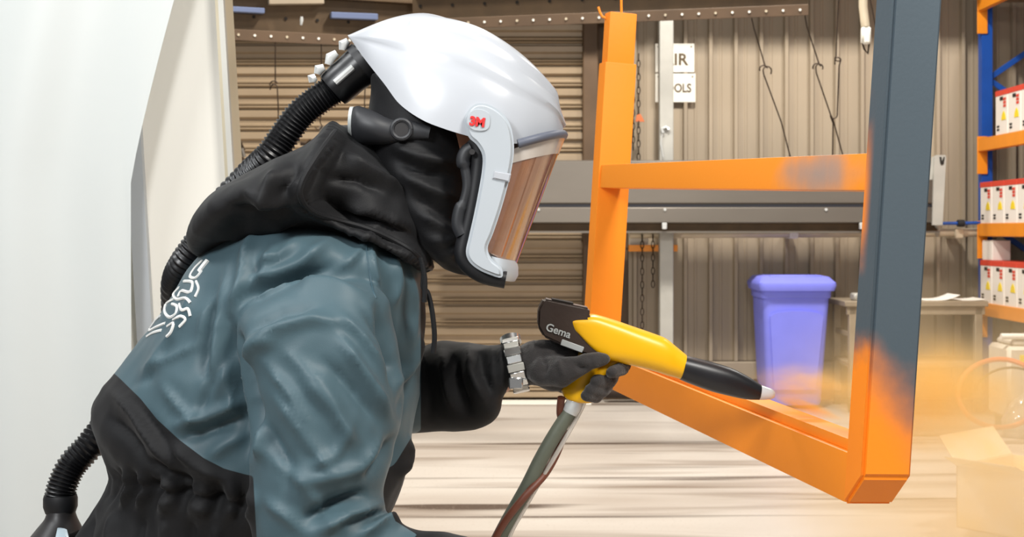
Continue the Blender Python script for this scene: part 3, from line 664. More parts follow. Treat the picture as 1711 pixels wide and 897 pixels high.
# ------------------------------------------------------------------ hanging frame being coated
u = Vector((0.2425, -0.9701, 0)); nn = Vector((0.9701, 0.2425, 0))
fr = bpy.data.objects.new('steel_workpiece', None); COL.objects.link(fr)
tag(fr, 'hanging steel frame half coated in orange powder, one post still dark', 'frame')
Rm = Matrix((u, nn, Vector((0, 0, 1)))).transposed().to_4x4()            # columns u, n, z
roll = Matrix.Rotation(math.radians(-3.0), 4, 'X'); pitch = Matrix.Rotation(math.radians(2.0), 4, 'Y')
base = Vector((0.190, 3.0, 1.45))
fr.matrix_world = Matrix.Translation(base) @ Rm @ roll @ pitch
LS = 1.2575
def frame_mat():
    m = mat('post_part_coated', lin(70, 82, 90), 0.6, 0, 0, 5, 0.12, 160); nt = m.node_tree; b = nt.nodes['Principled BSDF']; L = nt.links
    tc = nt.nodes.new('ShaderNodeTexCoord'); sx = nt.nodes.new('ShaderNodeSeparateXYZ'); L.new(tc.outputs['Object'], sx.inputs[0])
    n = nt.nodes.new('ShaderNodeTexNoise'); n.inputs['Scale'].default_value = 9; n.inputs['Detail'].default_value = 4; L.new(tc.outputs['Object'], n.inputs['Vector'])
    def mth(op, a, b_=None):
        q = nt.nodes.new('ShaderNodeMath'); q.operation = op
        for i, v in enumerate((a, b_)):
            if v is None: continue
            if isinstance(v, (int, float)): q.inputs[i].default_value = v
            else: L.new(v, q.inputs[i])
        return q.outputs[0]
    def rg(v, a, c_, o0=0.0, o1=1.0):
        r = nt.nodes.new('ShaderNodeMapRange'); r.interpolation_type = 'SMOOTHSTEP'; L.new(v, r.inputs[0])
        r.inputs[1].default_value = a; r.inputs[2].default_value = c_; r.inputs[3].default_value = o0; r.inputs[4].default_value = o1; return r.outputs[0]
    X, Y, Z = sx.outputs
    wob = mth('MULTIPLY', mth('SUBTRACT', n.outputs[0], 0.5), 0.16)
    zz = mth('ADD', Z, wob)
    # the near face: powder has settled from the bottom up, higher on the left
    zf = mth('ADD', zz, mth('MULTIPLY', Y, 0.9))
    f1 = rg(zf, -0.08, -0.215)
    # the left face: powdered up to higher, and along its rear edge by the crossbar
    left = rg(Y, 0.004, 0.0015)
    f2 = mth('MULTIPLY', rg(zz, -0.09, -0.16), left)
    rear = rg(X, LS-0.022, LS-0.05)
    band = mth('MULTIPLY', rg(zz, 0.23, 0.10), rg(zz, -0.02, 0.04))
    f3 = mth('MULTIPLY', mth('MULTIPLY', rear, left), band)
    f = mth('MAXIMUM', mth('MAXIMUM', f1, f2), f3)
    mx = nt.nodes.new('ShaderNodeMix'); mx.data_type = 'RGBA'; mx.inputs[6].default_value = lin(72, 84, 92); mx.inputs[7].default_value = lin(255, 140, 18)
    L.new(f, mx.inputs[0]); L.new(mx.outputs[2], b.inputs['Base Color']); return m
M_post = frame_mat()
def bar_mat():
    m = mat('bar_part_coated', lin(255, 150, 24), 0.55, 0, 0, 5, 0.12, 160); nt = m.node_tree; b = nt.nodes['Principled BSDF']; L = nt.links
    tc = nt.nodes.new('ShaderNodeTexCoord'); mp = nt.nodes.new('ShaderNodeMapping'); mp.inputs['Location'].default_value = (-1.06/0.13, 0, -0.122/0.05); mp.inputs['Scale'].default_value = (1/0.13, 0, 1/0.05)
    L.new(tc.outputs['Object'], mp.inputs[0]); ln = nt.nodes.new('ShaderNodeVectorMath'); ln.operation = 'LENGTH'; L.new(mp.outputs[0], ln.inputs[0])
    n = nt.nodes.new('ShaderNodeTexNoise'); n.inputs['Scale'].default_value = 14; L.new(tc.outputs['Object'], n.inputs['Vector'])
    a = nt.nodes.new('ShaderNodeMath'); a.operation = 'ADD'; L.new(ln.outputs['Value'], a.inputs[0]); L.new(n.outputs[0], a.inputs[1])
    r = nt.nodes.new('ShaderNodeMapRange'); r.interpolation_type = 'SMOOTHSTEP'; r.inputs[1].default_value = 1.75; r.inputs[2].default_value = 0.55; L.new(a.outputs[0], r.inputs[0])
    mx = nt.nodes.new('ShaderNodeMix'); mx.data_type = 'RGBA'; mx.inputs[6].default_value = lin(255, 150, 24); mx.inputs[7].default_value = lin(168, 142, 128)
    L.new(r.outputs[0], mx.inputs[0]); L.new(mx.outputs[2], b.inputs['Base Color']); return m
M_bar = bar_mat()
def fbox(x0, x1, y0, y1, z0, z1, bev=0.004): return box(((x0+x1)/2, (y0+y1)/2, (z0+z1)/2), (x1-x0, y1-y0, z1-z0), bev, None, 2)
mk('post_sleeve', fbox(-0.05, 0, 0, 0.075, -0.29, 0.385), M_orange, fr, local=True)
mk('post_insert', fbox(-0.046, -0.004, 0.005, 0.070, 0.38, 0.50), M_orange, fr, local=True)
# right post with a mitred lower corner
prof = [(LS-0.05, 0.72), (LS, 0.72), (LS, -0.292), (LS-0.042, -0.338), (LS-0.05, -0.338)]
V, Fc = extrude([Vector((a, 0, z)) for a, z in prof], (0, 0.075, 0))
me = bpy.data.meshes.new('post_coated'); me.from_pydata([tuple(v) for v in V], [], Fc); bm = bmesh.new(); bm.from_mesh(me); bmesh.ops.recalc_face_normals(bm, faces=bm.faces)
bmesh.ops.bevel(bm, geom=list(bm.edges), offset=0.005, segments=2, affect='EDGES'); bm.to_mesh(me); bm.free(); me.materials.append(M_post)
me.polygons.foreach_set('use_smooth', [True]*len(me.polygons)); me.set_sharp_from_angle(angle=math.radians(35))
o = bpy.data.objects.new('dark_post', me); COL.objects.link(o); o.parent = fr; o['label'] = 'dark blue-grey post fading to orange at its foot'
mk('crossbar', fbox(0.0, LS-0.05, 0.004, 0.054, 0.098, 0.150), M_bar, fr, local=True)
bb = mk('bottom_bar', fbox(-0.05, LS-0.05, 0.004, 0.054, -0.338, -0.268), M_orange, fr, local=True)
mk('bar_lip', fbox(0.0, LS-0.05, 0.014, 0.060, -0.268, -0.252, 0.003), M_orange, bb, local=True)
for sx in (-0.025, LS-0.025):
    zt0 = 0.50 if sx < 0 else 0.72
    mk('hanging_wire', tube([(sx, 0.04, zt0-0.01), (sx+0.003, 0.034, zt0+0.05), (sx-0.002, 0.03, 1.02)], 0.003, 6), M_orange, fr, local=True)
mk('hook_end', tube([(-0.03, 0.012, 0.485), (-0.032, -0.004, 0.49), (-0.034, -0.010, 0.50), (-0.036, -0.014, 0.512)], 0.003, 6), M_orange, fr, local=True)
# overhead track the frame hangs from (above the picture)
tr = thing('overhead_track', (0.25, 3.0, 2.48), 'overhead conveyor track carrying the hanging frame', 'track')
A = base+u*(-0.9); B = base+u*(LS+0.7)
D = B-A; Mq = D.to_track_quat('X', 'Z').to_matrix().to_4x4()
mid = (A+B)/2+nn*0.06; mid.z = 2.50
mk('rail', box(mid, (D.length, 0.05, 0.06), 0.004, Mq), M_alu_dull, tr)
for k in (-1, 1): p = mid+D.normalized()*(D.length*0.45*k); mk('hanger', tube([p, p+Vector((0, 0, 2.6))], 0.012, 8), M_alu_dull, tr)

# ------------------------------------------------------------------ the painter
D0 = 1.93
pe = thing('person', (P(360, 0, D0).x, D0, 0.0), 'painter in teal and black coverall leaning forward with a spray gun', 'person')
# body under the clothes: one continuous figure
bd = []
def cap(pts, rs, n=14): bd.append(tube([Vector(p) for p in pts], rs, n))
def capsule(pts, rs, n=14):
    """tube with rounded ends"""
    pts = [Vector(p) for p in pts]; a = (pts[0]-pts[1]).normalized(); b_ = (pts[-1]-pts[-2]).normalized()
    pp = [pts[0]+a*rs[0]*0.95, pts[0]+a*rs[0]*0.7]+pts+[pts[-1]+b_*rs[-1]*0.7, pts[-1]+b_*rs[-1]*0.95]
    return tube(pp, [rs[0]*0.25, rs[0]*0.7]+list(rs)+[rs[-1]*0.7, rs[-1]*0.25], n)
bd = [capsule([P(340, 1000, D0), P(330, 880, D0), P(400, 720, D0), P(500, 560, D0), P(570, 460, D0), P(640, 380, D0)], [0.12, 0.11, 0.11, 0.11, 0.08, 0.05]),
      capsule([P(640, 390, D0), P(690, 320, D0), P(735, 260, D0)], [0.045, 0.045, 0.05]),
      capsule([P(740, 200, D0), P(752, 250, D0), P(775, 300, D0)], [0.07, 0.07, 0.05]),
      capsule([P(510, 560, D0-0.14), P(540, 660, 1.72), P(545, 900, 1.69)], [0.05, 0.048, 0.04]),
      capsule([P(545, 900, 1.69), P(650, 930, 1.69), P(760, 950, 1.69)], [0.045, 0.042, 0.03]),
      capsule([P(540, 540, D0+0.13), P(640, 620, 2.09), P(735, 650, 2.11)], [0.05, 0.045, 0.04]),
      capsule([P(735, 655, 2.11), P(800, 640, 2.09), P(866, 608, 2.06), P(905, 606, 2.06)], [0.045, 0.04, 0.029, 0.028]),
      capsule([P(800, 268, D0), P(818, 292, D0)], [0.02, 0.016]),                     # nose
      capsule([P(770, 340, D0), P(800, 345, D0)], [0.04, 0.03])]                       # chin
for sy in (-1, 1):
    Y = D0+sy*0.10
    if sy < 0: bd.append(capsule([P(330, 1000, Y), P(345, 1400, Y), P(255, 1900, Y)], [0.085, 0.065, 0.045]))
    else: bd.append(capsule([P(400, 1000, Y), P(580, 1380, Y), P(545, 1850, Y)], [0.085, 0.065, 0.045]))
me = fuse(join(*bd), 0.010, 4); meobj('body', me, M_skin, pe)
head_ctr = P(752, 250, D0)
for sy in (-1, 1):
    e = P(820, 262, D0)+Vector((-0.012, sy*0.032, 0)); mk('eye', tube([e+Vector((-0.010, 0, 0)), e, e+Vector((0.006, 0, -0.002))], [0.004, 0.012, 0.004], 10), M_sign, pe)
mk('mouth', tube([P(812, 318, D0)+Vector((0, -0.024, 0)), P(815, 318, D0), P(812, 318, D0)+Vector((0, 0.024, 0))], 0.005, 8), M_hose_or, pe)
# coverall
cv = [loft([(60, 985, 560, 1130, D0, 0.175), (105, 935, 600, 1060, D0, 0.185), (150, 868, 610, 985, D0, 0.185), (188, 800, 610, 925, D0, 0.18), (186, 745, 640, 870, D0, 0.195), (165, 680, 672, 800, D0, 0.205), (200, 624, 684, 735, D0, 0.205), (252, 560, 696, 655, D0, 0.205), (298, 492, 704, 580, D0, 0.205),
            (342, 428, 706, 510, D0, 0.20), (405, 382, 704, 455, D0, 0.19), (470, 372, 680, 425, D0, 0.15), (530, 372, 650, 402, D0, 0.09)], 40, 44),
      loft([(470, 500, 600, 470, 1.76, 0.05), (420, 520, 640, 492, 1.745, 0.085), (393, 560, 655, 535, 1.735, 0.098), (402, 625, 668, 610, 1.725, 0.098), (415, 690, 668, 695, 1.715, 0.094), (420, 755, 650, 765, 1.705, 0.09), (424, 825, 634, 822, 1.70, 0.086),
            (430, 900, 640, 862, 1.695, 0.082), (470, 990, 655, 872, 1.69, 0.072), (560, 1020, 672, 884, 1.69, 0.062), (640, 1015, 700, 892, 1.69, 0.052), (720, 1005, 745, 896, 1.69, 0.042), (775, 1000, 790, 905, 1.69, 0.036)], 32, 44),
      loft([(600, 450, 590, 640, 2.06, 0.07), (650, 510, 620, 690, 2.10, 0.075), (695, 580, 672, 718, 2.12, 0.075), (735, 573, 735, 715, 2.12, 0.072), (775, 574, 785, 714, 2.10, 0.068), (806, 576, 824, 700, 2.085, 0.055), (826, 580, 836, 664, 2.075, 0.042), (846, 576, 846, 648, 2.07, 0.036), (856, 578, 856, 642, 2.07, 0.034)], 28, 36),
      loft([(70, 990, 470, 1090, D0-0.09, 0.10), (150, 1150, 500, 1180, D0-0.10, 0.10), (215, 1400, 470, 1420, D0-0.10, 0.085), (160, 1700, 390, 1700, D0-0.10, 0.075), (160, 1945, 330, 1950, D0-0.10, 0.065)], 24, 24),
      loft([(120, 980, 550, 1100, D0+0.09, 0.10), (280, 1150, 630, 1160, D0+0.10, 0.10), (460, 1400, 710, 1400, D0+0.10, 0.085), (470, 1700, 680, 1690, D0+0.10, 0.075), (465, 1930, 630, 1930, D0+0.10, 0.065)], 24, 24)]
me = fuse(join(*cv), 0.0052, 8)
folds = [
 ([(395, 532), (440, 507), (500, 493), (560, 490), (622, 497)], 11, 9), ([(398, 592), (450, 556), (520, 535), (580, 540)], 8, 10), ([(410, 560), (470, 525), (540, 512)], -6, 9),
 ([(388, 535), (398, 600), (410, 650), (420, 692), (424, 740)], -26, 11), ([(404, 610), (430, 580), (470, 565)], 8, 9),
 ([(556, 552), (600, 618), (636, 676), (657, 707)], 9, 9), ([(530, 590), (585, 650), (640, 720)], -6, 10), ([(496, 612), (556, 682), (600, 758)], 8, 10), ([(448, 640), (520, 740), (572, 812)], 6, 11),
 ([(440, 700), (480, 770), (500, 830)], -6, 12), ([(430, 705), (440, 728), (438, 752), (426, 768)], 9, 8), ([(470, 800), (530, 800), (600, 780), (650, 715)], 7, 11), ([(600, 800), (640, 760), (660, 720)], -8, 10),
 ([(505, 872), (555, 842), (616, 820)], -15, 9), ([(520, 892), (575, 862), (640, 842)], 10, 9), ([(590, 900), (640, 872), (672, 878)], 8, 7), ([(560, 880), (610, 858), (640, 862)], -7, 7),
 ([(627, 498), (648, 560), (662, 610), (656, 668)], -14, 9), ([(612, 392), (618, 440), (628, 500)], 6, 7), ([(696, 540), (680, 610), (655, 660)], 8, 9), ([(700, 600), (680, 650), (660, 700)], -7, 8), ([(655, 800), (676, 760), (680, 725)], 8, 9),
 ([(470, 400), (436, 462), (398, 502), (385, 540)], 9, 10), ([(430, 385), (415, 430), (408, 480), (398, 520)], 8, 9), ([(450, 430), (420, 480), (400, 512)], -8, 8), ([(560, 398), (505, 440), (448, 462), (410, 470)], 8, 9), ([(590, 440), (520, 462), (450, 490), (400, 505)], -9, 10),
 ([(390, 430), (372, 520), (362, 600), (330, 690), (300, 730)], 7, 11), ([(375, 470), (350, 560), (340, 640)], -7, 11), ([(350, 450), (320, 520), (260, 610), (215, 660)], 6, 11), ([(300, 560), (250, 630), (215, 650)], -5, 10),
 ([(282, 716), (340, 700), (400, 675), (425, 655)], 9, 9), ([(290, 735), (350, 718), (418, 690)], -8, 9), ([(345, 590), (352, 640), (330, 700)], -6, 9), ([(380, 600), (388, 660), (400, 700)], 6, 9), ([(340, 770), (380, 740), (420, 720)], 6, 9),
 ([(180, 650), (225, 690), (262, 745), (300, 790)], 9, 9), ([(175, 690), (215, 725), (250, 775)], -8, 9), ([(205, 660), (250, 705), (300, 770), (360, 800)], -6, 9), ([(270, 730), (320, 775), (390, 805)], 8, 9), ([(230, 760), (280, 790), (350, 820)], -9, 9),
 ([(735, 576), (742, 620), (760, 690)], 8, 8), ([(757, 582), (766, 640), (790, 700)], -9, 8), ([(782, 574), (786, 620), (815, 680)], 10, 8), ([(802, 580), (806, 625), (828, 665)], -8, 6), ([(712, 590), (715, 650), (722, 710)], -5, 8)]
folds += [([(440, 600), (490, 660), (530, 730)], 6, 6), ([(470, 580), (540, 640), (580, 700)], 5, 5), ([(560, 520), (600, 560), (640, 620)], 6, 6), ([(600, 510), (640, 570), (655, 640)], -6, 6), ([(450, 760), (500, 800), (560, 880)], 6, 7), ([(440, 830), (480, 860), (520, 897)], 6, 7),
 ([(590, 700), (560, 760), (500, 790)], 5, 6), ([(500, 400), (470, 430), (430, 440)], 6, 6), ([(620, 400), (580, 440), (520, 470)], 5, 6), ([(650, 420), (660, 470), (650, 520)], 6, 7), ([(680, 450), (685, 520), (675, 590)], 6, 7), ([(380, 480), (350, 520), (330, 580)], 5, 6), ([(400, 560), (385, 620), (350, 680)], 5, 6), ([(270, 640), (300, 680), (350, 720)], 5, 6), ([(240, 620), (290, 600), (340, 570)], 4, 6)]
rnd = random.Random(3)
for k in range(22):   # gathers of the elastic waist
    u_ = k/21; x_ = 182+250*u_; y_ = 806+32*u_+rnd.uniform(-4, 4)
    folds.append(([(x_-6+rnd.uniform(-4, 4), y_-32), (x_, y_), (x_-8+rnd.uniform(-6, 4), y_+40)], rnd.choice((7, -7)), 6))
folds.append(([(185, 800), (300, 826), (430, 842)], -10, 7))
for k in range(6):    # creases running down the trousers
    folds.append(([(160+k*40, 845+k*5), (146+k*44, 890+k*4), (138+k*46, 930)], 7 if k % 2 else -6, 9))
for k in range(5): folds.append(([(812+k*8, 578), (820+k*6, 655)], 4 if k % 2 else -4, 3))
fold(me, folds, 0.0042, 8)
V, N = arr(me); x, y = proj(V)
yb = np.interp(x, [150, 198, 235, 262, 300, 340, 375, 412, 430, 480, 560, 620, 660, 690, 760], [590, 630, 666, 700, 735, 765, 783, 793, 796, 800, 800, 800, 775, 726, 690])
torso = np.minimum(yb-y, (703-x)*1.0)
le = np.interp(y, [480, 560, 640, 690, 760, 900], [430, 388, 404, 420, 421, 429]); re = np.interp(y, [480, 700, 780, 830, 870, 895, 930], [660, 672, 660, 645, 660, 700, 730])
arm = np.where((V[:, 1] < 1.80) & (y > 490), np.minimum(x-le, np.minimum(re-x, 690-x+np.clip(900-y, -50, 6))), -50.0)
panel = np.clip(np.maximum(torso, arm), -40, 40).astype(np.float32)
at = me.attributes.new('panel', 'FLOAT', 'POINT'); at.data.foreach_set('value', panel)
suit = meobj('coverall', me, M_suit, pe); suit['label'] = 'teal coverall with black waist, sleeve and lower panels'
# emblem of white strokes on the back, laid on the cloth
dg = bpy.context.evaluated_depsgraph_get(); bvh = BVHTree.FromObject(suit, dg); so = worigin(suit)
def on_cloth(px, py, off=-0.0004):
    o_ = Vector((0, 0, CH)); d_ = (P(px, py, 1.0)-o_).normalized(); h, nrm, _, _ = bvh.ray_cast(o_-so, d_)
    return None if h is None else h+so-d_*off
def stroke(pts, r, m, name, parent, n=6):
    pts = [tuple(q) for q in catmull(pts, max(4, len(pts)*4))]; pp = [p for p in (on_cloth(a, b_) for a, b_ in pts) if p is not None]
    if len(pp) > 2: return mk(name, tube(pp, r, n, True, 1.0), m, parent)
M_print = mat('print_white', lin(226, 226, 222), 0.6)
for pts, r in (([(348, 436), (340, 446), (334, 454)], 0.006), ([(338, 436), (326, 448), (318, 462), (328, 464), (338, 452)], 0.0032), ([(308, 470), (322, 472), (318, 488), (304, 486), (298, 496)], 0.0032),
               ([(300, 480), (290, 492), (296, 500), (310, 498), (318, 506)], 0.003), ([(290, 500), (278, 508), (276, 522), (284, 530), (294, 524), (296, 512), (288, 508)], 0.0032), ([(300, 508), (304, 518), (314, 516), (318, 528)], 0.003),
               ([(268, 528), (258, 538), (250, 552), (262, 546), (276, 540)], 0.0032), ([(290, 534), (302, 528), (310, 534), (300, 546)], 0.003), ([(280, 545), (290, 540), (286, 554), (279, 562)], 0.003), ([(246, 562), (256, 556), (270, 552)], 0.0032), ([(328, 470), (332, 482), (326, 496)], 0.0028)):
    stroke(pts, r*0.78, M_print, 'emblem_stroke', suit)
# seams
M_seam = mat('seam', lin(58, 82, 92), 0.6)
stroke([(612, 388), (614, 430), (622, 480), (628, 498)], 0.0014, M_seam, 'seam', suit)
# hood lying on the shoulders
hd = loft([(328, 402, 336, 424, D0-0.02, 0.05), (344, 360, 350, 430, D0-0.02, 0.11), (375, 324, 392, 410, D0-0.02, 0.16), (420, 300, 428, 390, D0-0.02, 0.19), (478, 268, 478, 384, D0-0.02, 0.205), (528, 240, 528, 388, D0-0.02, 0.21), (568, 212, 572, 392, D0-0.02, 0.205), (610, 222, 622, 404, D0-0.02, 0.195), (652, 264, 664, 424, D0-0.02, 0.17), (690, 318, 700, 446, D0-0.02, 0.14), (714, 385, 718, 452, D0-0.02, 0.09)], 36, 36)
me = fuse(hd, 0.0045, 5)
V, N = arr(me); x, y = proj(V)
pin = [(566, 205), (520, 275), (500, 315), (506, 342), (545, 362), (620, 380), (690, 425), (760, 470), (760, 340), (640, 215)]
dd = seg_dist(x, y, pin+[pin[0]]); ins = inpoly(x, y, pin); front = (N[:, 1] < 0.15)
hi_ = np.where(ins, 0.065*np.clip(dd/16, 0, 1), 0.0)*front; ho_ = np.where(ins, 0.0, 0.010*np.exp(-(dd/8)**2))*front
V2 = V+N*ho_[:, None]; V2[:, 1] += hi_; me.vertices.foreach_set('co', V2.ravel()); me.update(); relax(me, 3)
fold(me, [([(560, 222), (520, 278), (502, 318), (512, 350)], 9, 7), ([(400, 320), (440, 330), (490, 345)], 8, 9), ([(380, 345), (430, 350), (500, 352)], -7, 8), ([(470, 285), (450, 310), (430, 345)], 8, 8), ([(500, 268), (478, 310), (470, 345)], -8, 8), ([(350, 395), (420, 372), (510, 362)], 8, 9), ([(560, 250), (600, 280), (680, 330)], 8, 9), ([(540, 300), (600, 300), (650, 325)], -8, 9), ([(560, 335), (620, 345), (690, 385)], 9, 10), ([(545, 360), (620, 376), (690, 424)], -8, 7), ([(540, 380), (620, 392), (700, 440)], 7, 6)], 0.003, 12)
hood = meobj('hood', me, M_fab_black, pe)
dg = bpy.context.evaluated_depsgraph_get(); bvh = BVHTree.FromObject(hood, dg); so = worigin(hood)
stroke([(560, 220), (528, 264), (504, 306), (503, 332), (522, 354), (560, 367), (620, 384), (680, 414), (708, 440)], 0.0042, M_fab_black, 'hood_hem', hood, 8)
# neck cover under the helmet
nk = loft([(618, 120, 770, 200, D0, 0.085), (622, 160, 785, 235, D0, 0.095), (612, 225, 790, 285, D0, 0.098), (628, 290, 786, 350, D0, 0.098), (655, 350, 782, 400, D0, 0.095), (690, 400, 790, 442, D0, 0.088), (730, 436, 815, 458, D0, 0.075), (745, 452, 838, 464, D0, 0.05)], 32, 36)
me = fuse(nk, 0.005, 6)
fold(me, [([(650, 240), (700, 262), (765, 275)], 8, 8), ([(655, 262), (705, 288), (765, 300)], -7, 8), ([(668, 285), (715, 315), (765, 335)], 7, 8), ([(685, 320), (725, 350), (765, 370)], -6, 8), ([(700, 350), (735, 378), (768, 400)], 7, 8), ([(715, 395), (740, 405), (775, 392)], 6, 7), ([(740, 430), (765, 415), (790, 400)], 7, 6)], 0.002, 14)
meobj('neck_cover', me, M_fab_black, pe)
# drawstring
mk('drawstring', tube(catmull([tuple(P(a, b_, 1.80)) for a, b_ in ((703, 430), (708, 455), (707, 480), (715, 490), (722, 520), (726, 560), (724, 590))], 30), 0.0035, 8), M_fab_black, pe)
mk('drawstring', tube(catmull([tuple(P(a, b_, 1.79)) for a, b_ in ((706, 440), (710, 470), (709, 505))], 16), 0.0035, 8), M_fab_black, pe)
# boots
for X, Y in ((P(245, 0, D0-0.10).x, D0-0.10), (P(548, 0, D0+0.10).x, D0+0.10)):
    secs = []
    for (x0, x1, hw, zt0) in ((-0.09, 0, 0.03, 0.10), (-0.075, 0, 0.042, 0.16), (-0.02, 0, 0.05, 0.17), (0.04, 0, 0.05, 0.14), (0.10, 0, 0.052, 0.09), (0.17, 0, 0.05, 0.07), (0.21, 0, 0.03, 0.045)): secs.append((x0, hw, zt0))
    V, Fc = [], []; n = 12
    for (x0, hw, zt0) in secs:
        for j in range(n): th = 2*PI*j/n; V.append(Vector((X+x0, Y+hw*math.cos(th), max(0.0, zt0*0.5+zt0*0.5*math.sin(th)*1.02)+0.001)))
    for i in range(len(secs)-1):
        for j in range(n): Fc.append((i*n+j, i*n+(j+1) % n, (i+1)*n+(j+1) % n, (i+1)*n+j))
    Fc += [tuple(range(n))[::-1], tuple(range((len(secs)-1)*n, len(secs)*n))]
    mk('boot', (V, Fc), M_rub, pe)
# gloved hand on the gun
dg0 = 2.05
gl = [capsule([P(884, 606, 2.06), P(905, 606, 2.06), P(930, 612, 2.065), P(955, 618, 2.075)], [0.033, 0.036, 0.04, 0.034]),
      capsule([P(955, 600, 2.085), P(975, 612, 2.092)], [0.026, 0.022]), capsule([P(945, 630, 2.08), P(968, 640, 2.088)], [0.026, 0.022]),
      capsule([P(905, 618, 2.035), P(940, 622, 2.020), P(965, 612, 2.010), P(990, 602, 2.008), P(1008, 600, 2.012)], [0.024, 0.023, 0.0155, 0.0125, 0.010])]
fing = [((962, 596), (1010, 602), (1040, 606), (1040, 616), (1022, 622)), ((960, 612), (1006, 620), (1024, 628), (1018, 637), (996, 636)), ((956, 628), (1000, 636), (1014, 645), (1008, 653), (986, 650)), ((952, 642), (992, 650), (1003, 658), (996, 664), (978, 661))]
for k, f5 in enumerate(fing):
    ds = (2.092, 2.095, 2.075, 2.045, 2.022); r0 = (0.0115, 0.0115, 0.011, 0.0095)[k]
    gl.append(capsule([P(a, b_, d_) for (a, b_), d_ in zip(f5, ds)], [r0*1.1, r0, r0*0.96, r0*0.92, r0*0.8], 10))
me = fuse(join(*gl), 0.0026, 5)
fold(me, [([(905, 588), (912, 610), (908, 634)], -4, 5), ([(960, 608), (972, 616), (985, 614)], -4, 4), ([(930, 600), (945, 630)], 3, 5), ([(985, 592), (988, 608)], -2, 3)], 0.0012, 40)
meobj('glove', me, M_glove, pe)
mk('glove_cuff', tube([P(880, 605, 2.06), P(888, 606, 2.06), P(896, 607, 2.06)], [0.0325, 0.036, 0.0335], 20), M_glove, pe)
# the other glove, below the picture
gl = [capsule([P(770, 952, 1.69), P(810, 958, 1.69), P(845, 962, 1.69)], [0.03, 0.036, 0.034])]
for k in range(4):
    zz = -30+k*20; gl.append(capsule([P(850, 958+zz, 1.69), P(892, 962+zz, 1.685), P(912, 978+zz, 1.665), P(895, 986+zz, 1.648)], [0.0115, 0.0105, 0.010, 0.008], 10))
gl.append(capsule([P(805, 945, 1.67), P(840, 930, 1.655), P(875, 938, 1.65)], [0.016, 0.013, 0.010], 10))
meobj('glove', fuse(join(*gl), 0.003, 4), M_glove, pe)

# ------------------------------------------------------------------ helmet
he = thing('respirator_helmet', P(760, 250, D0), 'white respirator helmet with clear face shield on the painter', 'helmet')
Rr = [(586, 66), (612, 102), (642, 140), (668, 174), (705, 200), (745, 216), (785, 228), (830, 240), (880, 238), (924, 228), (941, 219)]
Tt = [(582, 60), (621, 48), (666, 41), (710, 39), (757, 44), (800, 57), (838, 79), (872, 106), (900, 136), (925, 171), (940, 209)]
Wd = [0.022, 0.062, 0.088, 0.104, 0.116, 0.122, 0.123, 0.118, 0.100, 0.066, 0.022]
ctl = catmull([(a, b_, c_, d_, w_) for (a, b_), (c_, d_), w_ in zip(Rr, Tt, Wd)], 64)
def shell_grid(th, nph=56):
    G = []
    for (rx, ry, tx, ty, w_) in ctl:
        R0 = P(rx, ry, D0-w_); T0 = P(tx, ty, D0); row = []
        for j in range(nph+1):
            ph_ = PI*j/nph; c, s_ = math.cos(ph_), math.sin(ph_)
            cc = math.copysign(abs(c)**0.82, c); ss = s_**0.80
            row.append(Vector((R0.x+(T0.x-R0.x)*ss, D0-w_*cc, R0.z+(T0.z-R0.z)*ss)))
        G.append(row)
    return G
G = shell_grid(0); ni, nj = len(G), len(G[0])
A = np.array([[tuple(p) for p in r] for r in G])
du = np.gradient(A, axis=0); dv = np.gradient(A, axis=1); NN = np.cross(du, dv); NN /= (np.linalg.norm(NN, axis=2)[:, :, None]+1e-9)
cen = np.array(tuple(P(760, 200, D0))); sgn = np.sign(((A-cen)*NN).sum(2)); NN *= np.where(sgn == 0, 1, sgn)[:, :, None]
I, J = np.meshgrid(np.linspace(0, 1, ni), np.linspace(0, 1, nj), indexing='ij')
def sst(a, b_, v): t_ = np.clip((v-a)/(b_-a), 0, 1); return t_*t_*(3-2*t_)
# raised crown panel, its side step running back to the tail
halfw = 0.20+0.06*np.sin(I*PI)-0.06*I
crown = sst(halfw, halfw-0.035, np.abs(J-0.5))*sst(0.08, 0.3, I)*sst(0.93, 0.86, I)
inner = sst(0.13, 0.10, np.abs(J-0.5))*sst(0.30, 0.42, I)*sst(0.88, 0.78, I)
side = sst(0.36, 0.325, np.abs(J-0.5)+0.05*I)*sst(0.0, 0.2, I)
A2 = A+NN*(0.0075*crown-0.006*inner+0.005*side)[:, :, None]
Vs = [Vector(A2[i, j]) for i in range(ni) for j in range(nj)]+[Vector(A2[i, j]-NN[i, j]*0.004) for i in range(ni) for j in range(nj)]
Fs = []; nn0 = ni*nj
for i in range(ni-1):
    for j in range(nj-1): q = i*nj+j; Fs += [(q, q+1, q+nj+1, q+nj), (nn0+q, nn0+q+nj, nn0+q+nj+1, nn0+q+1)]
for i in range(ni-1):
    for j in (0, nj-1): q = i*nj+j; Fs.append((q, q+nj, nn0+q+nj, nn0+q))
for j in range(nj-1):
    for i in (0, ni-1): q = i*nj+j; Fs.append((q, q+1, nn0+q+1, nn0+q))
mk('shell', (Vs, Fs), M_helm, he)
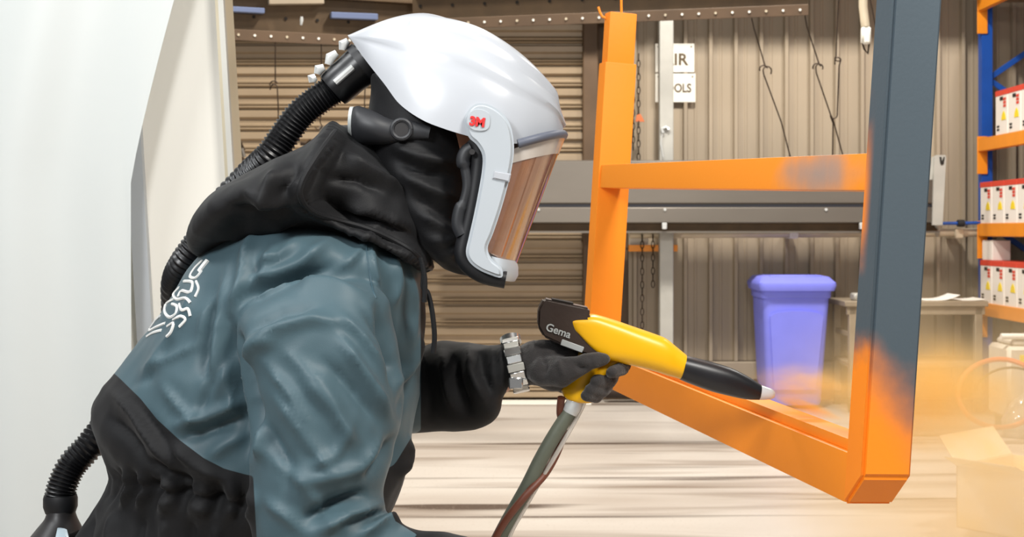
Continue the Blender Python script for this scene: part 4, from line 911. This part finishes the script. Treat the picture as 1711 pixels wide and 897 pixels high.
# gasket under the brow
# clear shield
def arc_pt(S0, F0, w_, ph_, e=0.8):
    Sx = P(S0[0], S0[1], D0-w_); Fx = P(F0[0], F0[1], D0); s_ = max(0.0, math.sin(ph_))**e
    return Vector((Sx.x+(Fx.x-Sx.x)*s_, D0-w_*math.cos(ph_), Sx.z+(Fx.z-Sx.z)*s_))
def shield(v0, v1, off, nv=14, nph=40, th=0.0016):
    V = []
    for k in range(nv+1):
        v = v0+(v1-v0)*k/nv; S0 = (857+(812-857)*v, 252+(418-252)*v); F0 = (943+(862-943)*v+off, 230+(446-230)*v); w_ = 0.112-0.012*v
        for j in range(nph+1): V.append(arc_pt(S0, F0, w_+off*0.0008, PI*j/nph))
    n0 = len(V); m_ = nph+1; c = P(780, 330, D0)
    V += [p+(Vector((c.x, c.y, p.z))-p).normalized()*th for p in V]
    Fc = []
    for k in range(nv):
        for j in range(nph): q = k*m_+j; Fc += [(q, q+1, q+m_+1, q+m_), (n0+q, n0+q+m_, n0+q+m_+1, n0+q+1)]
    for j in range(nph): Fc += [(j, n0+j, n0+j+1, j+1), (nv*m_+j, nv*m_+j+1, n0+nv*m_+j+1, n0+nv*m_+j)]
    return V, Fc
mk('brow_gasket', tube([arc_pt((856, 243), (942, 226), 0.116, 0.06+(PI-0.12)*j/40) for j in range(41)], 0.0062, 10), M_gasket, he)
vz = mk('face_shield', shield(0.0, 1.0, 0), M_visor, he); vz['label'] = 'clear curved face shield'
M_frost = glass_mat('frosted_band', (0.95, 0.95, 0.95, 1), 0.7, 0.1)
mk('shield_band', shield(-0.02, 0.13, 1.5, 4), M_frost, he)
# grey-white side frames, one each side, joined by the chin bar
sidep = [(777, 205), (782, 187), (796, 175), (816, 176), (838, 189), (852, 208), (858, 234), (858, 262), (851, 300), (838, 348), (824, 390), (815, 414), (822, 432), (838, 446), (838, 463), (815, 457), (797, 448), (784, 436), (779, 420), (784, 395), (792, 360), (800, 320), (806, 283), (806, 260), (797, 243), (783, 229)]
def plate(poly, d, th, bev, sgn=1):
    if len(poly) > 5: poly = [tuple(q[:2]) for q in catmull(list(poly[-2:])+list(poly)+list(poly[:3]), (len(poly)+4)*4+1)][8:8+len(poly)*4]
    pts = [P(a, b_, D0-0.117) for a, b_ in poly]; yy = D0+sgn*d
    pts = [Vector((p.x, yy, p.z)) for p in pts]
    V, Fc = extrude(pts, (0, th*(-sgn), 0)); me = bpy.data.meshes.new('t'); me.from_pydata([tuple(v) for v in V], [], Fc)
    bm = bmesh.new(); bm.from_mesh(me); bmesh.ops.recalc_face_normals(bm, faces=bm.faces)
    bmesh.ops.bevel(bm, geom=[e for e in bm.edges if abs(e.verts[0].co.y-e.verts[1].co.y) < 1e-6], offset=bev, segments=3, affect='EDGES')
    bm.verts.index_update(); V = [v.co.copy() for v in bm.verts]; Fc = [tuple(v.index for v in f.verts) for f in bm.faces]; bm.free(); bpy.data.meshes.remove(me); return V, Fc
for sg in (-1, 1):
    mk('side_frame', plate(sidep, 0.134, 0.029, 0.0045, sg), M_helm_grey, he)
    pb = mk('pivot_badge', plate([(780, 203), (786, 188), (798, 183), (812, 186), (820, 194), (820, 212), (812, 221), (794, 221), (783, 214)], 0.1358, 0.006, 0.0015, sg), M_helm_grey, he)
    mk('shield_clip', plate([(826, 286), (854, 291), (851, 305), (823, 299)], 0.1365, 0.006, 0.0015, sg), M_helm, he)
pc = P(798, 206, D0-0.117); pc.y = D0-0.1368
text('logo', '3M', 0.0165, Matrix.Translation(pc) @ Matrix.Rotation(math.radians(8), 4, 'Y') @ Matrix.Rotation(PI/2, 4, 'X'), M_logo, he, bold=0.0009)
V = []; Fc = []; nph = 36; prof = [(-8, -16), (6, -17), (9, -6), (9, 8), (4, 17), (-6, 15)]
for j in range(nph+1):
    ph_ = PI*j/nph
    for (ax_, ay_) in prof:
        q = arc_pt((820, 446), (857, 452), 0.112, ph_, 0.75); sc = 1/1140.0
        V.append(q+Vector((ax_*sc*(0.3+0.7*math.sin(ph_)), (ax_*sc)*(-math.cos(ph_))*0.7, -ay_*sc)))
k = len(prof)
for j in range(nph):
    for i in range(k): Fc.append((j*k+i, j*k+(i+1) % k, (j+1)*k+(i+1) % k, (j+1)*k+i))
Fc += [tuple(range(k)), tuple(range(nph*k, nph*k+k))]
mk('chin_bar', (V, Fc), M_helm_grey, he)
mk('chin_cup', loft([(812, 408, 815, 440, D0, 0.095), (828, 402, 836, 446, D0, 0.085), (845, 408, 852, 448, D0, 0.06), (856, 425, 859, 448, D0, 0.03)], 24, 12), M_helm, he)
for sy in (-1, 1): p = P(855, 464, D0)+Vector((0, sy*0.012, 0)); mk('latch_pin', tube([p, p+Vector((0.003, 0, 0.012))], 0.003, 8), M_wire, he)
# dark face seal inside the frame
sl = [(790, 232), (800, 246), (803, 270), (797, 320), (789, 362), (780, 400), (776, 425), (786, 444), (812, 460), (848, 468)]
for sg in (-1, 1):
    pts = [P(a-3, b_, D0-0.114) for a, b_ in sl]; pts = [Vector((p.x, D0+sg*0.108, p.z)) for p in pts]
    mk('face_seal', tube(catmull([tuple(p) for p in pts], 40), 0.012, 10), M_rub, he)
    st = [(788, 248), (779, 254), (774, 268), (778, 285), (781, 310), (776, 335), (768, 352), (765, 375), (772, 392)]
    pts = [P(a, b_, D0-0.112) for a, b_ in st]; pts = [Vector((p.x, D0+sg*0.112, p.z)) for p in pts]
    mk('seal_strap', tube(catmull([tuple(p) for p in pts], 30), [0.010]*10+[0.007]*10+[0.009]*10, 10), M_strap, he)
    kn = P(789, 254, D0-0.124); kn.y = D0+sg*0.124; mk('strap_stud', tube([kn, kn+Vector((0, sg*0.004, 0))], 0.004, 10), M_black_pl, he)
# head harness ratchet at the nape
mk('nape_strap', loft([(590, 180, 590, 232, D0-0.06, 0.03), (600, 177, 604, 242, D0-0.07, 0.034), (625, 186, 626, 242, D0-0.082, 0.028), (655, 200, 652, 240, D0-0.092, 0.016), (682, 200, 680, 234, D0-0.098, 0.010), (720, 212, 716, 232, D0-0.102, 0.006)], 24, 30), M_strap, he)
kn = P(671, 216, D0-0.108); mk('ratchet_ring', tube([kn+Vector((0.013*math.cos(a), 0, 0.013*math.sin(a))) for a in [2*PI*i/18 for i in range(19)]], 0.0035, 8, caps=False), M_strap, he)
mk('ratchet_button', tube([kn+Vector((0, 0.006, 0)), kn+Vector((0, -0.001, 0))], 0.010, 16), M_black_pl, he)
mk('nape_pad', loft([(586, 178, 584, 230, D0-0.06, 0.028), (592, 178, 590, 232, D0-0.06, 0.032)], 20), M_lbl, he)

# ------------------------------------------------------------------ breathing hose
ho = thing('breathing_hose', P(300, 460, D0), 'black corrugated breathing hose from helmet down the painter\'s back', 'hose')
mk('coupling', tube(catmull([tuple(P(a, b_, D0)) for a, b_ in ((622, 94), (606, 108), (580, 130), (556, 151))], 14), [0.03, 0.031, 0.031, 0.031, 0.0305, 0.030, 0.030, 0.0295, 0.029, 0.029, 0.029, 0.0285, 0.028, 0.027], 24), M_hose_blk, ho)
mk('coupling_collar', tube([P(612, 103, D0), P(602, 111, D0)], 0.0335, 24), M_rub, ho)
for a, b_ in (((582, 68), (572, 84)), ((563, 88), (548, 108)), ((542, 112), (530, 124)), ((528, 128), (522, 138))):
    A, B = P(a[0], a[1], D0-0.012), P(b_[0], b_[1], D0-0.012); mk('clear_clip', tube([A, (A+B)/2+Vector((-0.003, 0, 0.002)), B], [0.005, 0.008, 0.005], 16, True), M_clear, ho)
mk('release_tab', tube([P(590, 112, D0-0.03), P(560, 138, D0-0.03)], 0.005, 8), M_clear, ho)
mk('hose', hose([tuple(P(a, b_, d_)) for a, b_, d_ in ((558, 149, D0), (530, 168, D0), (500, 193, D0), (474, 228, D0), (448, 264, D0), (415, 296, D0+0.02), (370, 345, D0+0.04), (335, 400, D0+0.05), (308, 440, D0+0.06), (294, 474, D0+0.10), (290, 540, D0+0.19), (250, 600, D0+0.20), (206, 655, D0+0.15), (184, 700, D0+0.10), (152, 742, D0+0.07), (120, 778, D0+0.06), (103, 815, D0+0.05), (101, 835, D0+0.05))], 0.0215, 0, 0.0085, 0.0016, 22), M_hose_blk, ho)
# blower on the belt
bl = thing('blower_unit', P(92, 1000, D0+0.05), 'black belt blower with round hose connector behind the painter', 'blower')
mk('connector', tube([P(101, 826, D0+0.05), P(101, 832, D0+0.05), P(101, 846, D0+0.05), P(101, 856, D0+0.05)], [0.0235, 0.025, 0.025, 0.022], 24), M_rub, bl)
mk('housing', loft([(80, 852, 124, 852, D0+0.05, 0.024), (76, 866, 126, 864, D0+0.05, 0.03), (62, 884, 132, 884, D0+0.05, 0.05), (48, 905, 138, 905, D0+0.05, 0.07), (40, 940, 140, 940, D0+0.05, 0.08), (40, 1020, 135, 1020, D0+0.05, 0.08), (52, 1060, 125, 1060, D0+0.05, 0.07)], 28, 24), M_black_pl, bl)
mk('status_label', loft([(96, 882, 112, 886, D0+0.012, 0.006), (92, 900, 116, 902, D0-0.012, 0.006), (92, 915, 116, 915, D0-0.022, 0.006)], 14), M_ltgrey, bl)
bp_ = []
for k in range(33):
    a = 2*PI*k/32; c = P(350, 968, D0); bp_.append(c+Vector((0.215*math.cos(a), 0.192*math.sin(a), -0.05*math.cos(a))))
mk('belt', tube(bp_, 0.016, 8, caps=False, flat=0.3), M_rub, bl)

# ------------------------------------------------------------------ wrist watch
wa = thing('wristwatch', P(864, 645, 2.06), 'silver link wristwatch on the wrist holding the gun', 'watch')
ctr = P(862, 610, 2.062); ax = Vector((0.975, 0, 0.22)).normalized(); e1 = Vector((-0.22, 0, 0.975)).normalized(); e2 = Vector((0, 1, 0))
for k in range(20):
    a = 2*PI*k/20; p = ctr+e1*(0.0415*math.cos(a))+e2*(0.037*math.sin(a)); rad = (e1*math.cos(a)+e2*math.sin(a)).normalized(); tan = ax.cross(rad)
    M = Matrix((ax, tan, rad)).transposed().to_4x4()
    mk('link', box(p, (0.026 if k % 2 else 0.023, 0.0125, 0.004), 0.001, M), M_steel if (k % 3) else M_alu_dull, wa)
a = math.radians(35); p = ctr+e1*(0.046*math.cos(a))+e2*(0.041*math.sin(a)); rad = (e1*math.cos(a)+e2*math.sin(a)).normalized()
mk('case', tube([p-rad*0.005, p+rad*0.004, p+rad*0.006], [0.017, 0.017, 0.014], 24), M_steel, wa)
mk('dial', tube([p+rad*0.006, p+rad*0.0066], 0.0125, 24), M_black_pl, wa)
mk('clasp', box(P(862, 640, 2.026), (0.022, 0.006, 0.018), 0.002), M_steel, wa)

# ------------------------------------------------------------------ spray gun
gn = thing('spray_gun', P(965, 668, dg0), 'yellow and black powder spray gun held by the painter', 'spray gun')
def rbox_px(poly, hw, bev, d=dg0):
    pts = [P(a, b_, d-hw) for a, b_ in poly]; V, Fc = extrude(pts, (0, 2*hw, 0)); me = bpy.data.meshes.new('t'); me.from_pydata([tuple(v) for v in V], [], Fc)
    bm = bmesh.new(); bm.from_mesh(me); bmesh.ops.recalc_face_normals(bm, faces=bm.faces); bmesh.ops.bevel(bm, geom=list(bm.edges), offset=bev, segments=3, affect='EDGES')
    bm.verts.index_update(); V = [v.co.copy() for v in bm.verts]; Fc = [tuple(v.index for v in f.verts) for f in bm.faces]; bm.free(); bpy.data.meshes.remove(me); return V, Fc
mk('rear_housing', rbox_px([(909, 499), (986, 515), (985, 530), (1016, 592), (1010, 601), (960, 587), (908, 563), (898, 545), (899, 516)], 0.027, 0.0035), M_gun_b, gn)
# control recess on top
mk('display_window', extrude([Vector((P(922, 0, dg0).x, dg0-0.024, P(0, 501.5, dg0-0.024).z)), Vector((P(957, 0, dg0).x, dg0-0.024, P(0, 508.5, dg0-0.024).z)), Vector((P(957, 0, dg0).x, dg0+0.02, P(0, 508.5, dg0-0.024).z)), Vector((P(922, 0, dg0).x, dg0+0.02, P(0, 501.5, dg0-0.024).z))], (0, 0, 0.002)), M_hole, gn, smooth=False)
ysec = [(946, 533, 947, 541, dg0, 0.022), (957, 531, 966, 558, dg0, 0.0285), (974, 528, 990, 584, dg0, 0.030), (992, 525, 1012, 600, dg0, 0.030), (1025, 534, 1042, 607, dg0, 0.030), (1060, 546, 1075, 615, dg0, 0.030), (1092, 557, 1100, 622, dg0, 0.029), (1112, 565, 1115, 627, dg0, 0.027), (1130, 579, 1127, 630, dg0, 0.0225), (1147, 593, 1136, 633, dg0, 0.0195)]
mk('barrel_body', loft([q+(e_,) for q, e_ in zip(ysec, (0.35, 0.35, 0.38, 0.5, 0.62, 0.7, 0.75, 0.78, 0.85, 0.9))], 40, 40), M_gun_y, gn)
mk('front_barrel', loft([(1146, 594, 1136, 634, dg0, 0.0205, 0.95), (1160, 597, 1150, 640, dg0, 0.0212, 0.95), (1195, 606, 1186, 653, dg0, 0.021, 0.95), (1225, 616, 1217, 661, dg0, 0.019, 0.95), (1252, 630, 1246, 667, dg0, 0.016, 0.95), (1272, 643, 1268, 668, dg0, 0.0115, 0.95)], 26, 30), M_barrel, gn)
mk('nozzle', loft([(1271, 643, 1268, 668, dg0, 0.011), (1280, 646, 1277, 668, dg0, 0.010), (1290, 650, 1288, 667, dg0, 0.0075), (1295, 655, 1294, 664, dg0, 0.003)], 20, 14), M_tip, gn)
mk('handle', loft([(968, 582, 1012, 590, dg0, 0.016), (962, 605, 1004, 612, dg0, 0.016), (950, 632, 996, 640, dg0, 0.0165), (938, 650, 998, 655, dg0, 0.018), (944, 664, 992, 670, dg0, 0.017), (955, 670, 985, 673, dg0, 0.013)], 24, 26), M_gun_y, gn)
mk('trigger_guard', tube(catmull([tuple(P(a, b_, dg0-0.004)) for a, b_ in ((1028, 600), (1020, 612), (1006, 622), (998, 634), (996, 648), (990, 662))], 20), 0.0085, 10), M_gun_y, gn)
mk('trigger', tube(catmull([tuple(P(a, b_, dg0)) for a, b_ in ((1048, 606), (1046, 614), (1034, 620), (1022, 632), (1014, 646))], 16), 0.0065, 10), M_gun_b, gn)
M = Matrix.Translation(P(933, 553, dg0-0.0276)+Vector((0, -0.0006, 0))) @ Matrix.Rotation(math.radians(19), 4, 'Y') @ Matrix.Rotation(PI/2, 4, 'X')
text('lettering', 'Gema', 0.0165, M, M_lbl, gn, bold=0.0003)
c = P(956, 578, dg0-0.0275); mk('badge', box(c, (0.036, 0.002, 0.0095), 0.0008, Matrix.Rotation(math.radians(20), 4, 'Y')), M_lbl, gn)
mk('hose_fitting', tube([P(962, 668, dg0), P(957, 680, dg0), P(952, 690, dg0)], [0.012, 0.014, 0.012], 14), M_clear, gn)
# cables
ca = mkorg('spray_hose', tube(catmull([tuple(P(a, b_, dg0+c_)) for a, b_, c_ in ((954, 686, 0), (930, 722, 0), (905, 765, 0.0), (880, 815, 0), (850, 868, 0), (828, 910, 0), (790, 985, -0.03), (770, 1080, -0.05), (800, 1400, 0.0), (850, 1895, 0.0))], 60), 0.0115, 12), M_cable); tag(ca, 'thick grey-green powder hose dropping from the gun handle', 'hose', 'gun supply lines')
cb_ = mkorg('gun_cable', tube(catmull([tuple(P(a, b_, dg0+c_)) for a, b_, c_ in ((938, 664, -0.006), (936, 690, 0.004), (942, 712, 0.012), (934, 748, 0.014), (912, 790, 0.004), (880, 826, -0.016), (846, 868, -0.016), (822, 910, -0.016), (780, 1000, -0.04), (790, 1400, 0), (830, 1893, 0.0))], 60), 0.0062, 10), M_cable_r); tag(cb_, 'red-brown gun cable twisted along the grey-green hose', 'cable', 'gun supply lines')
cc_ = mkorg('clear_air_tube', tube(catmull([tuple(P(a, b_, dg0+c_)) for a, b_, c_ in ((978, 668, -0.004), (968, 690, 0), (940, 740, 0), (905, 800, 0), (875, 852, 0), (850, 900, 0), (820, 1000, 0), (835, 1400, 0), (880, 1897, 0))], 60), 0.0036, 8), M_thin); tag(cc_, 'thin clear air tube dropping beside the grey-green hose', 'tube', 'gun supply lines')

# ------------------------------------------------------------------ powder cloud
def vol(name, dens, col, loc, radii, rot, nscale, label, aniso=0.2, sharp=1.0):
    m = bpy.data.materials.new(name); m.use_nodes = True; nt = m.node_tree; nt.nodes.remove(nt.nodes['Principled BSDF']); L = nt.links
    pv = nt.nodes.new('ShaderNodeVolumePrincipled'); pv.inputs['Color'].default_value = col; pv.inputs['Anisotropy'].default_value = aniso
    tc = nt.nodes.new('ShaderNodeTexCoord'); ln = nt.nodes.new('ShaderNodeVectorMath'); ln.operation = 'LENGTH'; L.new(tc.outputs['Object'], ln.inputs[0])
    n = nt.nodes.new('ShaderNodeTexNoise'); n.inputs['Scale'].default_value = nscale; n.inputs['Detail'].default_value = 2; L.new(tc.outputs['Object'], n.inputs['Vector'])
    r = nt.nodes.new('ShaderNodeMapRange'); r.interpolation_type = 'SMOOTHSTEP'; r.inputs[1].default_value = 1.0; r.inputs[2].default_value = 0.15; L.new(ln.outputs['Value'], r.inputs[0])
    r2 = nt.nodes.new('ShaderNodeMapRange'); r2.inputs[1].default_value = 0.3; r2.inputs[2].default_value = 0.7; r2.inputs[3].default_value = 0.15; r2.inputs[4].default_value = 1.6; L.new(n.outputs[0], r2.inputs[0])
    a = nt.nodes.new('ShaderNodeMath'); a.operation = 'MULTIPLY'; L.new(r.outputs[0], a.inputs[0]); L.new(r2.outputs[0], a.inputs[1])
    b_ = nt.nodes.new('ShaderNodeMath'); b_.operation = 'MULTIPLY'; L.new(a.outputs[0], b_.inputs[0]); b_.inputs[1].default_value = dens
    L.new(b_.outputs[0], pv.inputs['Density']); L.new(pv.outputs[0], nt.nodes['Material Output'].inputs['Volume'])
    bm = bmesh.new(); bmesh.ops.create_icosphere(bm, subdivisions=3, radius=1.0); me = bpy.data.meshes.new(name); bm.to_mesh(me); bm.free(); me.materials.append(m)
    o = bpy.data.objects.new(name, me); COL.objects.link(o); o.location = loc; o.scale = radii; o.rotation_euler = rot
    tag(o, label, 'powder', kind='stuff'); return o
vol('powder_cloud', 1.9, (1.0, 0.78, 0.47, 1), P(1640, 800, 2.9), (0.62, 0.75, 0.52), (0, 0, 0), 2.2, 'orange powder haze drifting under and right of the dark post')
vol('powder_puff', 12, (1.0, 0.66, 0.22, 1), P(1540, 660, 2.35), (0.21, 0.14, 0.13), (0, 0, 0), 2.2, 'dense orange powder puff behind the foot of the dark post')
vol('powder_plume', 18, (1.0, 0.66, 0.25, 1), P(1350, 645, 2.10), (0.105, 0.06, 0.042), (0, math.radians(6), 0), 2.5, 'orange powder plume billowing beyond the gun nozzle')
vol('powder_jet', 60, (1.0, 0.60, 0.16, 1), P(1348, 680, 2.02), (0.07, 0.022, 0.014), (0, math.radians(20), 0), 2.0, 'dense orange powder jet leaving the gun nozzle')
